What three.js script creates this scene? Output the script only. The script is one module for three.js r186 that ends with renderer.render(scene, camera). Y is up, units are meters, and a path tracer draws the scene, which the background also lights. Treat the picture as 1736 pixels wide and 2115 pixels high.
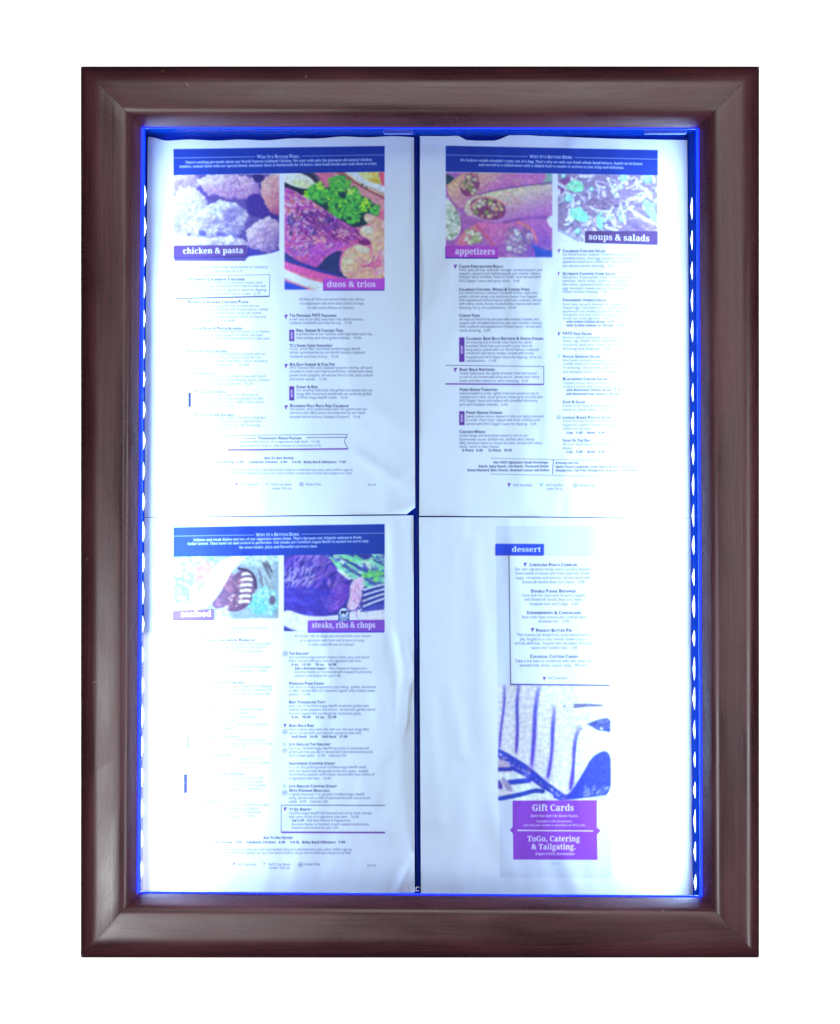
import * as THREE from 'three';
import { RectAreaLightUniformsLib } from 'three/addons/lights/RectAreaLightUniformsLib.js';
import { FontLoader } from 'three/addons/loaders/FontLoader.js';
import { TextGeometry } from 'three/addons/geometries/TextGeometry.js';
import { RoundedBoxGeometry } from 'three/addons/geometries/RoundedBoxGeometry.js';
import { mergeGeometries } from 'three/addons/utils/BufferGeometryUtils.js';
import { ImprovedNoise } from 'three/addons/math/ImprovedNoise.js';

// ------------------------------------------------------------------ camera, lamps, exposure
// One unit U of the layout is 0.358 mm; the layout's origin is the middle of the display case's face.
const U = 0.000358, CX = 868, CY = 1057.5, D = 1.6;
const scene = new THREE.Scene();
scene.background = new THREE.Color(0, 0, 0);
const camera = new THREE.PerspectiveCamera(2 * Math.atan((2115 / 2) * U / D) * 180 / Math.PI, 840 / 1024, 0.05, 20);
camera.position.set(0, 0, D);
camera.lookAt(0, 0, 0);
scene.add(camera);
const renderer = new THREE.WebGLRenderer({ antialias: true });
renderer.setSize(840, 1024);
renderer.toneMapping = THREE.LinearToneMapping;
renderer.toneMappingExposure = 1;
renderer.shadowMap.enabled = true;
RectAreaLightUniformsLib.init();

function areaLight(color, intensity, w, h, pos, target) {
  const l = new THREE.RectAreaLight(color, intensity, w, h);
  l.position.set(...pos); l.lookAt(...target);
  scene.add(l);
  return l;
}
const WARM = new THREE.Color(1, 0.93, 0.88), DAY = new THREE.Color(0.96, 0.98, 1);
const ADDED_SOFTBOXES = [  // added lamps, out of view: sheen on the wood, white on the backdrop
  // [colour, intensity, width, height, position, target, label]
  [WARM, 3.6, 1.0, 0.5, [0.1, 0.84, 1.72], [0, 0, 0], 'added wide warm white softbox out of view, high above the camera, aimed at the framed menu case'],
  [DAY, 12.5, 0.4, 0.62, [-0.58, -0.5, 1.78], [-0.1, -0.1, 0], 'added upright white softbox out of view, low on the left, aimed at the framed menu case'],
  [DAY, 2.6, 0.34, 0.9, [0.62, 0.05, 1.78], [0, 0, 0], 'added upright white softbox out of view, right of the camera, aimed at the framed menu case'],
  [DAY, 20, 0.1, 1.0, [1.2, -0.35, 0.98], [0.2, -0.1, 0], 'added narrow upright white strip lamp out of view, far to the right, aimed at the framed menu case'],
  [DAY, 16, 0.4, 1.5, [-0.95, 0, -0.5], [-0.85, 0, -1.0], 'added tall white softbox out of view on the left, turned to the white backdrop'],
  [DAY, 16, 0.4, 1.5, [0.95, 0, -0.5], [0.85, 0, -1.0], 'added tall white softbox out of view on the right, turned to the white backdrop'],
];
// ------------------------------------------------------------------ helpers
let seed = 7;
const rnd = () => { seed = (seed * 1664525 + 1013904223) >>> 0; return seed / 4294967296; };
const pick = (a) => a[Math.floor(rnd() * a.length)];
const noise = new ImprovedNoise();
const fbm = (x, y, z, n = 4) => { let s = 0, a = 1; for (let i = 0; i < n; i++) { s += a * noise.noise(x, y, z + i * 7.3); x *= 2; y *= 2; a *= 0.5; } return s; };
const smooth = (a, b, x) => { const t = Math.min(1, Math.max(0, (x - a) / (b - a))); return t * t * (3 - 2 * t); };
// a point of the layout (units across and down from the upper left) at depth z, where it stands behind the case's face
const P = (x, y, z = 0) => { const s = (D - z) / D; return new THREE.Vector3((x - CX) * U * s, (CY - y) * U * s, z); };
const names = {};
const numbered = (n) => { const k = names[n] = (names[n] ?? -1) + 1; return k ? n + '_' + String(k).padStart(3, '0') : n; };
function thing(name, label, category, group) {
  const o = new THREE.Group(); o.name = numbered(name); o.userData = { label, category };
  if (group) o.userData.group = group;
  scene.add(o);
  return o;
}
function part(name, geometry, material, parent, label) {
  const m = new THREE.Mesh(geometry, material);
  m.name = name; m.castShadow = m.receiveShadow = true;
  if (label) m.userData.label = label;
  parent.add(m);
  return m;
}
const lin = (v) => (v <= 0.04045 ? v / 12.92 : ((v + 0.055) / 1.055) ** 2.4);
const sig = (v) => (v <= 0.0031308 ? v * 12.92 : 1.055 * v ** (1 / 2.4) - 0.055);

// ------------------------------------------------------------------ backdrop and added lamps
const backdropMat = new THREE.MeshStandardMaterial({ color: new THREE.Color(0.88, 0.88, 0.88), roughness: 0.95 });
{
  const m = new THREE.Mesh(new THREE.BoxGeometry(2.0, 2.0, 0.02), backdropMat);
  m.position.set(0, 0, -1.01); m.name = 'backdrop'; m.receiveShadow = true;
  m.userData = { kind: 'structure', label: 'plain white studio backdrop behind the framed menu case', category: 'backdrop' };
  scene.add(m);
}
const blackCloth = new THREE.MeshStandardMaterial({ color: new THREE.Color(0.02, 0.02, 0.02), roughness: 0.9 });
const diffuserMat = new THREE.MeshStandardMaterial({ color: new THREE.Color(0.7, 0.7, 0.7), roughness: 0.9, emissive: new THREE.Color(1, 1, 1), emissiveIntensity: 0.25 });
for (const [color, power, w, h, pos, target, label] of ADDED_SOFTBOXES) {
  const l = areaLight(color, power, w, h, pos, target);
  const t = thing('added_softbox_light', label, 'softbox');
  t.position.copy(l.position); t.lookAt(...target);           // the face looks along +z
  const face = part('diffuser', new THREE.BoxGeometry(w, h, 0.004), diffuserMat, t); face.position.z = -0.006;
  const hood = new THREE.CylinderGeometry(Math.SQRT1_2, 0.12, 1, 4, 1, false); hood.rotateY(Math.PI / 4); hood.rotateX(Math.PI / 2);
  hood.scale(w + 0.02, h + 0.02, 0.22); hood.translate(0, 0, -0.12);
  part('hood', hood, blackCloth, t);
}

// ------------------------------------------------------------------ wood
function canvas(w, h) { const c = document.createElement('canvas'); c.width = w; c.height = h; return [c, c.getContext('2d')]; }
function woodTextures() {
  const W = 2048, H = 256, col = new Uint8Array(W * H * 4), hgt = new Uint8Array(W * H * 4), rgh = new Uint8Array(W * H * 4);
  for (let y = 0; y < H; y++) for (let x = 0; x < W; x++) {
    const v = y / H, u = x / W, o = (y * W + x) * 4;
    const warp = 0.25 * fbm(u * 5, v * 2.2, 3.1, 3);
    const broad = fbm(u * 2.2, (v + warp * 0.3) * 7, 9.7, 4);
    const grain = fbm(u * 9, (v + warp * 0.12) * 70, 1.3, 4);
    const pore = Math.max(0, fbm(u * 60, v * 190, 5.5, 2) - 0.25);
    const cloud = fbm(u * 6, v * 3, 21.3, 3);
    const fleck = 0.5 * noise.noise(u * 520, v * 75, 3.3) + 0.5 * noise.noise(u * 900, v * 128, 8.8);
    const k = 1 + 0.14 * broad + 0.32 * grain - 0.6 * pore + 0.36 * cloud + 0.3 * fleck;
    const warm = 0.5 + 0.5 * fbm(u * 3, v * 2, 40.2, 3);
    const c = [0.104 * k * (1 + 0.2 * warm), 0.038 * k, 0.049 * k];
    for (let i = 0; i < 3; i++) col[o + i] = 255 * sig(Math.max(0, c[i]));
    const b = 0.6 + 0.16 * grain - 0.5 * pore + 0.1 * fbm(u * 40, v * 10, 77, 2);
    hgt[o] = hgt[o + 1] = hgt[o + 2] = 255 * Math.min(1, Math.max(0, b));
    rgh[o] = rgh[o + 1] = rgh[o + 2] = 255 * Math.min(1, Math.max(0.2, 0.8 + 0.1 * broad + 0.34 * cloud + 0.2 * pore + 0.1 * fleck));
    col[o + 3] = hgt[o + 3] = rgh[o + 3] = 255;
  }
  // a few nicks where the stain is knocked off
  for (let n = 0; n < 3; n++) {
    const cx = 100 + rnd() * (W - 200), cy = rnd() * H, len = 2.5 + rnd() * 3.5, a = 0.6 + rnd() * 1.6;
    for (let y = -14; y <= 14; y++) for (let x = -16; x <= 16; x++) {
      const p = x * Math.cos(a) + y * Math.sin(a), q = y * Math.cos(a) - x * Math.sin(a), e = (p / len) ** 2 + (q / 1.7) ** 2;
      if (e < 1) { const o = ((Math.floor(cy + y + H) % H) * W + Math.floor(cx + x)) * 4; col[o] = 168; col[o + 1] = 124; col[o + 2] = 118; hgt[o] = hgt[o + 1] = hgt[o + 2] = 60; rgh[o] = rgh[o + 1] = rgh[o + 2] = 255; }
    }
  }
  const tex = (d, srgb) => { const t = new THREE.DataTexture(d, W, H); t.wrapS = t.wrapT = THREE.RepeatWrapping; t.magFilter = THREE.LinearFilter; if (srgb) t.colorSpace = THREE.SRGBColorSpace; t.needsUpdate = true; return t; };
  return [tex(col, true), tex(hgt), tex(rgh)];
}
const [woodMap, woodBump, woodRough] = woodTextures();
const woodMat = new THREE.MeshPhysicalMaterial({ map: woodMap, bumpMap: woodBump, bumpScale: 0.00006, roughnessMap: woodRough, roughness: 0.42, clearcoat: 0.45, clearcoatRoughness: 0.3 });

// ------------------------------------------------------------------ the case: four mitred mouldings
const OUT = [[167, 137], [1569, 137], [1569, 1978], [167, 1978]];
const INN = [[296, 264], [1440.5, 266], [1448.5, 1851.5], [286.5, 1843]];
const BACK = -0.080;
const showcase = thing('menu_display_case', 'dark wood framed wall menu case with blue edge lighting inside', 'display case');
// cross-section from the outer edge (0) to the opening (1): [share of the width, depth in metres]
const PROFILE = []; let LIP = 0;
{
  const w = 0.046, T = 0.36, n = 26, outer = [[0, 0]];                // outer rounding: 70 degrees steep at the edge, easing into the face
  for (let i = 0; i < n; i++) { const t = (i + 0.5) / n, a = 1.222 * (1 - t) ** 1.9; outer.push([(i + 1) / n * T, outer[i][1] + Math.tan(a) * T * w / n]); }
  const rise = outer.at(-1)[1]; for (const [t, z] of outer) PROFILE.push([t, z - rise]);
  PROFILE.push([0.45, 0.00006], [0.54, 0.00008], [0.62, 0.0000]);
  // towards the opening the face rolls over: a long soft rounding, then a steeper lip
  let x = 0.65 * w, z = -0.0001;
  for (let i = 1; i <= 14; i++) { const a = 0.02 + (i / 14) * 0.66, ds = 0.0006; x += Math.cos(a) * ds; z -= Math.sin(a) * ds; PROFILE.push([x / w, z]); }
  const left = w - x;
  for (let i = 1; i <= 8; i++) { const a = 0.72 + (i / 8) * 0.105, dx = left / 8; x += dx; z -= Math.tan(a) * dx; PROFILE.push([x / w, z]); }
  LIP = z;
}
function moulding(k) {
  const a = OUT[k], b = OUT[(k + 1) % 4], c = INN[(k + 1) % 4], d = INN[k], N = 80, gap = 0.00012 / U;
  const across = PROFILE.slice();
  const rows = [[0, BACK], [0, -0.012], ...across, [1.0, LIP - 0.0015], [0.72, LIP - 0.002], [0.72, BACK]];
  const pos = [], uv = [], idx = [], M = rows.length;
  const length = Math.hypot(b[0] - a[0], b[1] - a[1]), dir = [(b[0] - a[0]) / length, (b[1] - a[1]) / length];
  const run = [0];
  for (let j = 1; j < M; j++) run.push(run[j - 1] + Math.hypot((rows[j][0] - rows[j - 1][0]) * 0.046, rows[j][1] - rows[j - 1][1]));
  for (let i = 0; i <= N; i++) for (let j = 0; j < M; j++) {
    const [t, z] = rows[j];
    let s0 = [a[0] + (d[0] - a[0]) * t, a[1] + (d[1] - a[1]) * t], s1 = [b[0] + (c[0] - b[0]) * t, b[1] + (c[1] - b[1]) * t];
    s0 = [s0[0] + dir[0] * gap, s0[1] + dir[1] * gap]; s1 = [s1[0] - dir[0] * gap, s1[1] - dir[1] * gap];
    const f = i / N, x = s0[0] + (s1[0] - s0[0]) * f, y = s0[1] + (s1[1] - s0[1]) * f;
    // hand-sanded stock: the face waves by a few hundredths of a millimetre, and the arrises are eased at the mitres
    const wave = j > 3 && j < M - 4 ? 0.00005 * fbm(x * 0.006 + k * 9, y * 0.006, 2.2, 2) : 0;
    const ease = (i === 0 || i === N) && j > 1 && j < M - 3 ? -0.00022 : 0;
    const p = P(x, y, Math.max(z, -0.012)); pos.push(p.x, p.y, z + wave + ease);
    uv.push(((f * length) * U + k * 0.37) / 0.62, (run[j] + k * 0.031) / 0.09);
  }
  for (let i = 0; i < N; i++) for (let j = 0; j < M; j++) {
    const j2 = (j + 1) % M, A = i * M + j, B = i * M + j2, C = (i + 1) * M + j2, E = (i + 1) * M + j;
    idx.push(A, B, C, A, C, E);
  }
  const g = new THREE.BufferGeometry();
  g.setAttribute('position', new THREE.Float32BufferAttribute(pos, 3));
  g.setAttribute('uv', new THREE.Float32BufferAttribute(uv, 2));
  // flat mitre ends
  const base = pos.length / 3, ends = [];
  const contour = rows.map(([t, z]) => new THREE.Vector2(t * 0.046, z)), tris = THREE.ShapeUtils.triangulateShape(contour, []);
  const allPos = pos.slice(), allUv = uv.slice();
  for (const i of [0, N]) {
    const at = allPos.length / 3;
    for (let j = 0; j < M; j++) { const q = (i * M + j) * 3; allPos.push(pos[q], pos[q + 1], pos[q + 2]); allUv.push(uv[(i * M + j) * 2], uv[(i * M + j) * 2 + 1]); }
    for (const [p, q, r] of tris) ends.push(at + p, at + q, at + r);
  }
  g.setAttribute('position', new THREE.Float32BufferAttribute(allPos, 3));
  g.setAttribute('uv', new THREE.Float32BufferAttribute(allUv, 2));
  g.setIndex([...idx, ...ends]);
  g.computeVertexNormals();
  return g;
}
for (let k = 0; k < 4; k++) part(k % 2 ? 'frame_stile' : 'frame_rail', moulding(k), woodMat, showcase);

// ------------------------------------------------------------------ inside of the case
const ZP = -0.0570, ZL = LIP - 0.0004;                                      // the menus' plane, the lip
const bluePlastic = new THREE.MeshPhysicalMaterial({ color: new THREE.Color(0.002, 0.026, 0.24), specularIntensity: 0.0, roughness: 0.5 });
const boardMat = new THREE.MeshPhysicalMaterial({ specularIntensity: 0.1, color: new THREE.Color(0.003, 0.026, 0.42), roughness: 0.6 });
const navyMat = new THREE.MeshPhysicalMaterial({ color: new THREE.Color(0.002, 0.012, 0.15), roughness: 0.5, specularIntensity: 0.15 });
{
  const w = (1530 - 205) * U, h = (1930 - 185) * U;
  const b = part('back_panel', new THREE.BoxGeometry(w, h, 0.006), boardMat, showcase); b.position.set(0, 0, ZP - 0.0045);
}
// a bent sheet between two lines of the layout
function ribbon(p0, p1, q0, q1, n, wave = 0) {
  const pos = [], idx = [], uv = [];
  for (let i = 0; i <= n; i++) for (let j = 0; j <= 4; j++) {
    const f = i / n, t = j / 4, v = new THREE.Vector3().lerpVectors(p0, p1, f).lerp(new THREE.Vector3().lerpVectors(q0, q1, f), t);
    v.z += wave * fbm(f * 40, t * 1.5, p0.x * 90, 3); v.x += wave * 0.6 * fbm(f * 30, t, 8 + p0.x * 50, 2);
    pos.push(v.x, v.y, v.z); uv.push(f, t);
  }
  for (let i = 0; i < n; i++) for (let j = 0; j < 4; j++) { const a = i * 5 + j; idx.push(a, a + 1, a + 6, a, a + 6, a + 5); }
  const g = new THREE.BufferGeometry();
  g.setAttribute('position', new THREE.Float32BufferAttribute(pos, 3)); g.setAttribute('uv', new THREE.Float32BufferAttribute(uv, 2));
  g.setIndex(idx); g.computeVertexNormals();
  return g;
}
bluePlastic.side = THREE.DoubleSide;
const LEDBLUE = new THREE.Color(0.48, 0.7, 1.0);
const ledMat = new THREE.MeshStandardMaterial({ color: new THREE.Color(0.8, 0.85, 0.9), roughness: 0.4, emissive: new THREE.Color(0.75, 0.9, 1.0), emissiveIntensity: 3.5 });
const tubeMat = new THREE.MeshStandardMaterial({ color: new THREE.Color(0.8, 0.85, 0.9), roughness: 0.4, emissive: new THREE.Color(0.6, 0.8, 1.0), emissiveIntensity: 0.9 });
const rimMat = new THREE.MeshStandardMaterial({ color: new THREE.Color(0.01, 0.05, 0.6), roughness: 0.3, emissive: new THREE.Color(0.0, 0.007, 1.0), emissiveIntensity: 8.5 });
const ledGeo = new THREE.LatheGeometry([[0.001, -1], [0.22, -0.8], [0.55, -0.5], [0.88, -0.2], [1, 0], [0.88, 0.2], [0.55, 0.5], [0.22, 0.8], [0.001, 1]].map(([x, y]) => new THREE.Vector2(x, y)), 14);
{
  // top channel, dark and unlit
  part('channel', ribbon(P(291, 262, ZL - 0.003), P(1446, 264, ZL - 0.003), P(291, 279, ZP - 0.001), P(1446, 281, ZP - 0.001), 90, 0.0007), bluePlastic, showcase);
  const bead = new THREE.CylinderGeometry(0.0007, 0.0007, (1438 - 300) * U, 8); bead.rotateZ(Math.PI / 2);
  const bm = part('channel_bead', bead, bluePlastic, showcase); bm.position.copy(P(869, 277.5, ZP + 0.006));
  const clipMat = new THREE.MeshStandardMaterial({ color: new THREE.Color(0.1, 0.17, 0.55), roughness: 0.35 });
  for (const [xa, xb] of [[793, 853], [1332, 1418]]) {
    const p = P(xa, 271.5, ZL - 0.012), q = P(xb, 272.5, ZL - 0.012), clip = part('retaining_clip', new RoundedBoxGeometry(q.x - p.x, 11 * U, 0.004, 2, 0.0006), clipMat, showcase);
    clip.position.copy(p).lerp(q, 0.5);
  }
  // lit channels: [opening edge top, bottom; paper edge top, bottom], share of the light
  for (const [x0, x1, q0, q1, side] of [[293, 285, 303, 296, -1], [1443.5, 1451, 1421, 1430, 1]]) {
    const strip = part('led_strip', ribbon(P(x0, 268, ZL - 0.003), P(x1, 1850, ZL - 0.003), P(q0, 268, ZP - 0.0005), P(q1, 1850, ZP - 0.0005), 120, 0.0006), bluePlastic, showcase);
    const at = (y, t) => { const f = (y - 268) / (1850 - 268); return P(x0 + (x1 - x0) * f, y, ZL - 0.003).lerp(P(q0 + (q1 - q0) * f, y, ZP - 0.0005), t); };
    for (let y = 432 + (side < 0 ? -28 : 0); y < 1838; y += 63.2) {
      const led = part('led', ledGeo, ledMat, strip);
      led.position.copy(at(y + (rnd() - 0.5) * 3, 0.62)); led.position.x -= side * 0.0003; led.position.z += 0.0004;
      led.scale.set(0.0013 * (0.8 + 0.35 * rnd()), 0.0078 * (0.8 + 0.4 * rnd()), 0.0012);
    }
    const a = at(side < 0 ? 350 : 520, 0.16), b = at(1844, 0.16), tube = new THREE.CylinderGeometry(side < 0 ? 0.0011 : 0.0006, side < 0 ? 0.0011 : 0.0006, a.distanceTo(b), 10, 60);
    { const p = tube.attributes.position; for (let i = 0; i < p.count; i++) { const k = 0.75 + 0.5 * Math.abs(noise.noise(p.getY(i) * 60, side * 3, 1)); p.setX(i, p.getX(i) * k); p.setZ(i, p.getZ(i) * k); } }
    const tm = part('led_reflection_tube', tube, tubeMat, showcase); tm.position.copy(a).lerp(b, 0.5); tm.quaternion.setFromUnitVectors(new THREE.Vector3(0, 1, 0), a.clone().sub(b).normalize());  // glowing tube put in for the LED reflections that merge into a line
    // the light of the row, cut in lengths of unequal strength
    const share = side < 0 ? [[285, 520, 0.36], [520, 900, 0.72], [900, 1300, 0.95], [1300, 1832, 1.15]] : [[290, 560, 0.48], [560, 900, 0.85], [900, 1300, 0.95], [1300, 1838, 0.95]];
    for (const [ya, yb, k] of share) {
      const m = at((ya + yb) / 2, 0.22), h = (yb - ya) * U;
      areaLight(LEDBLUE, LED_POWER() * k, 0.013, h, [m.x - side * 0.0012, m.y, m.z], [m.x - side * 1, m.y, m.z + 0.03]);
    }
  }
  // added glowing rim round the opening, for blue LED light scattered at the lip
  const rim = (a, b, r) => { const p = P(...a, ZL + 0.0006), q = P(...b, ZL + 0.0006), g = new THREE.CylinderGeometry(r, r, p.distanceTo(q), 8); const m = part('added_rim_light', g, rimMat, showcase); m.position.copy(p).lerp(q, 0.5); m.quaternion.setFromUnitVectors(new THREE.Vector3(0, 1, 0), q.sub(p).normalize()); };
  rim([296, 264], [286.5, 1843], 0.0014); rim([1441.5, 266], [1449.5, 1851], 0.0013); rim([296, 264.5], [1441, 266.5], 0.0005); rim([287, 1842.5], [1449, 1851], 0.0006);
}
function LED_POWER() { return 102; }
// bar between the left and right menus
{
  const p = P(860, 264, ZP + 0.0012), q = P(862.5, 1846, ZP + 0.0012), g = new RoundedBoxGeometry(5 * U, p.distanceTo(q), 0.003, 2, 0.0005);
  const m = part('divider_bar', g, navyMat, showcase); m.position.copy(p).lerp(q, 0.5); m.position.z -= 0.0012; m.quaternion.setFromUnitVectors(new THREE.Vector3(0, -1, 0), q.clone().sub(p).normalize());
}
// ------------------------------------------------------------------ the printed menus
const K = 2;                                                           // texture pixels per layout unit
const CENTRE = [0.59, 0.71, 1.01], COLUMN = [1.0, 1.25, 1.8];           // strength of the case's white-blue light where a picture hangs: its ink shows so much brighter
let inkLight = CENTRE;
// css colour of the ink that looks (r, g, b) under that light
const ink = (r, g, b, a = 1) => {
  const c = [r, g, b].map((v, i) => Math.round(255 * sig(Math.min(0.86, Math.max(0.004, lin(v / 255) / inkLight[i])))));
  return `rgba(${c[0]},${c[1]},${c[2]},${a})`;
};
const vary = (c, d) => { const k = (rnd() - 0.5) * 2 * d; return c.map((v, i) => Math.max(0, Math.min(255, v + k + (rnd() - 0.5) * d * 0.5))); };
const poly = (c, pts) => { c.beginPath(); pts.forEach(([x, y], i) => (i ? c.lineTo(x, y) : c.moveTo(x, y))); c.closePath(); };
const curve = (c, pts) => {                                            // closed smooth outline
  c.beginPath(); const n = pts.length, mid = (i) => [(pts[i % n][0] + pts[(i + 1) % n][0]) / 2, (pts[i % n][1] + pts[(i + 1) % n][1]) / 2];
  c.moveTo(...mid(0)); for (let i = 1; i <= n; i++) c.quadraticCurveTo(...pts[i % n], ...mid(i)); c.closePath();
};
const fillCurve = (c, col, pts) => { c.fillStyle = ink(...col); curve(c, pts); c.fill(); };
const line = (c, col, w, pts, a = 1) => { c.strokeStyle = ink(...col, a); c.lineWidth = w; c.lineCap = 'round'; c.beginPath(); c.moveTo(...pts[0]); for (let i = 1; i < pts.length - 1; i++) c.quadraticCurveTo(...pts[i], (pts[i][0] + pts[i + 1][0]) / 2, (pts[i][1] + pts[i + 1][1]) / 2); c.lineTo(...pts.at(-1)); c.stroke(); };
const ell = (c, col, x, y, rx, ry, rot = 0, a = 1) => { c.fillStyle = ink(...col, a); c.beginPath(); c.ellipse(x, y, rx, ry, rot, 0, 7); c.fill(); };
// a lump of the printed food picture, light above and darker below
function lump(c, x, y, r, light, dark, squash = 0.85, rot = 0) {
  c.save(); c.translate(x, y); c.rotate(rot); c.scale(1, squash);
  const g = c.createRadialGradient(-r * 0.25, -r * 0.4, r * 0.1, 0, 0, r);
  g.addColorStop(0, ink(...light)); g.addColorStop(0.65, ink(...light.map((v, i) => (v * 0.6 + dark[i] * 0.4)))); g.addColorStop(0.84, ink(...dark, 0.75)); g.addColorStop(1, ink(...dark, 0));
  c.fillStyle = g; c.beginPath();
  for (let i = 0; i <= 12; i++) { const t = (i / 12) * Math.PI * 2, k = r * (0.9 + 0.2 * rnd()); i ? c.lineTo(Math.cos(t) * k, Math.sin(t) * k) : c.moveTo(Math.cos(t) * k, Math.sin(t) * k); }
  c.fill(); c.restore();
}
function cluster(c, x, y, rx, ry, n, r0, r1, lights, dark, squash) {
  const pts = []; for (let i = 0; i < n; i++) { const a = rnd() * 6.283, k = Math.sqrt(rnd()); pts.push([x + Math.cos(a) * k * rx, y + Math.sin(a) * k * ry]); }
  pts.sort((p, q) => p[1] - q[1]);
  for (const [px, py] of pts) lump(c, px, py, r0 + rnd() * (r1 - r0), vary(pick(lights), 14), vary(dark, 12), squash, (rnd() - 0.5) * 0.8);
}
function strokes(c, box, n, cols, len, w, ang, spread = 0.4, a = 0.7) {
  for (let i = 0; i < n; i++) {
    const x = box[0] + rnd() * (box[2] - box[0]), y = box[1] + rnd() * (box[3] - box[1]), t = ang + (rnd() - 0.5) * spread * 2, l = len * (0.4 + rnd());
    line(c, vary(pick(cols), 18), w * (0.5 + rnd()), [[x, y], [x + Math.cos(t) * l * 0.5 + (rnd() - 0.5) * w * 2, y + Math.sin(t) * l * 0.5 + (rnd() - 0.5) * w * 2], [x + Math.cos(t) * l, y + Math.sin(t) * l]], a);
  }
}
// draws in the coordinates of an enlarged view whose corner is (sx, sy) of the photograph's own pixels
function view(c, sx, sy, scale, fn, clip) {
  const k = 1736 / 2101;
  c.save(); c.translate(sx * k, sy * k); c.scale(k / scale, k / scale);
  if (clip) { poly(c, clip); c.clip(); }
  fn(c); c.restore();
}
const SANS = 'sans-serif', SERIF = 'serif';
// text on a base line, squeezed or spread to run from x0 to x1
function text(c, s, x0, x1, y, size, css, font = SANS, style = '', x2 = 0) {
  c.save(); c.font = `${style} ${size}px ${font}`; c.fillStyle = css; c.textBaseline = 'alphabetic';
  const w = c.measureText(s).width || 1; c.translate(x0, y); if (x2) c.rotate(x2); c.scale((x1 - x0) / w, 1); c.fillText(s, 0, 0); c.restore();
}
// small capitals: the first letter of each word tall, the rest low
function caps(c, s, x0, x1, y, size, css, font = SANS) {
  c.save(); c.fillStyle = css; c.textBaseline = 'alphabetic';
  const big = `bold ${size}px ${font}`, low = `bold ${size * 0.78}px ${font}`, runs = [];
  for (let i = 0; i < s.length; i++) { const up = i === 0 || s[i - 1] === ' ' || /[A-Z0-9&]/.test(s[i]); c.font = up ? big : low; runs.push([s[i].toUpperCase(), c.font, c.measureText(s[i].toUpperCase()).width]); }
  const w = runs.reduce((t, r) => t + r[2], 0); c.translate(x0, y); c.scale((x1 - x0) / w, 1);
  let x = 0; for (const [ch, f, cw] of runs) { c.font = f; c.fillText(ch, x, 0); x += cw; }
  c.restore();
}
const DARK = 'rgb(44,40,74)', BODY = 'rgb(70,72,104)', PURPLE = 'rgb(104,52,150)', NAVY = 'rgb(24,56,156)', PALE = 'rgb(120,170,170)';
function flag(c, x, y, w, h, css = PURPLE) { c.fillStyle = css; poly(c, [[x, y], [x + w, y], [x + w * 0.86, y + h * 0.34], [x + w * 0.62, y + h * 0.34], [x + w * 0.6, y + h * 0.6], [x + w * 0.42, y + h], [x + w * 0.22, y + h * 0.7]]); c.fill(); }
function ring(c, x, y, r, css = DARK) { c.strokeStyle = css; c.lineWidth = r * 0.16; c.beginPath(); c.arc(x, y, r, 0, 7); c.stroke(); text(c, 'GF', x - r * 0.6, x + r * 0.6, y + r * 0.36, r, css, SANS, 'bold'); }
function tag(c, x0, y0, x1, y1, css = PURPLE, word = true) {
  c.fillStyle = css; c.fillRect(x0, y0, x1 - x0, y1 - y0);
  if (word) { c.save(); c.translate((x0 + x1) / 2 + (x1 - x0) * 0.22, (y0 + y1) / 2); c.rotate(-Math.PI / 2); const s = (x1 - x0) * 0.62, w = Math.min((y1 - y0) * 0.7, s * 2.6); text(c, 'NEW!', -w / 2, w / 2, 0, s, 'rgb(236,230,244)', SANS, 'bold'); c.restore(); }
}
const rule = (c, x0, y0, x1, y1, w, css) => { c.strokeStyle = css; c.lineWidth = w; c.lineCap = 'butt'; c.beginPath(); c.moveTo(x0, y0); c.lineTo(x1, y1); c.stroke(); };
// a whole printed entry: heading, then lines of [text, x0, x1, y]
const body = (c, rows, size) => { for (const [s, x0, x1, y, kind] of rows) kind === 'h' ? caps(c, s, x0, x1, y, size * 1.16, DARK) : text(c, s, x0, x1, y, size, kind === 'b' ? DARK : BODY, kind === 'i' ? SERIF : SANS, kind === 'b' ? 'bold' : kind === 'i' ? 'italic' : ''); };
function banner(c, pts, head, rows, fs) {
  // pts: four corners; head: [x0, x1, y]; rows: [text, x0, x1, y]
  inkLight = CENTRE; c.fillStyle = NAVY; poly(c, pts); c.fill();
  const white = 'rgb(232,234,240)', slope = Math.atan2(pts[1][1] - pts[0][1], pts[1][0] - pts[0][0]), [h0, h1, hy] = head, m = hy - fs * 0.42;
  rule(c, pts[0][0], m - (h0 - pts[0][0]) * slope, h0 - fs * 0.5, m, fs * 0.2, 'rgb(150,164,206)'); rule(c, h1 + fs * 0.5, m + (h1 - h0) * slope, pts[1][0], m + (pts[1][0] - h0) * slope, fs * 0.2, 'rgb(150,164,206)');
  c.save(); c.translate(h0, hy); c.rotate(slope); caps(c, "Why it's better here:", 0, h1 - h0, 0, fs * 1.2, white, SERIF); c.restore();
  for (const [s, x0, x1, y] of rows) text(c, s, x0, x1, y, fs, white, SERIF, 'bold', slope);
}
const label = (c, pts, css, s, x0, x1, y, size, edge = 'rgb(58,44,140)', slope = 0) => {
  c.fillStyle = edge; c.save(); c.translate(-size * 0.06, size * 0.14); poly(c, pts); c.fill(); c.restore(); c.fillStyle = css; poly(c, pts); c.fill();
  text(c, s, x0, x1, y, size, 'rgb(238,236,240)', SERIF, 'bold', slope);
};
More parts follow.
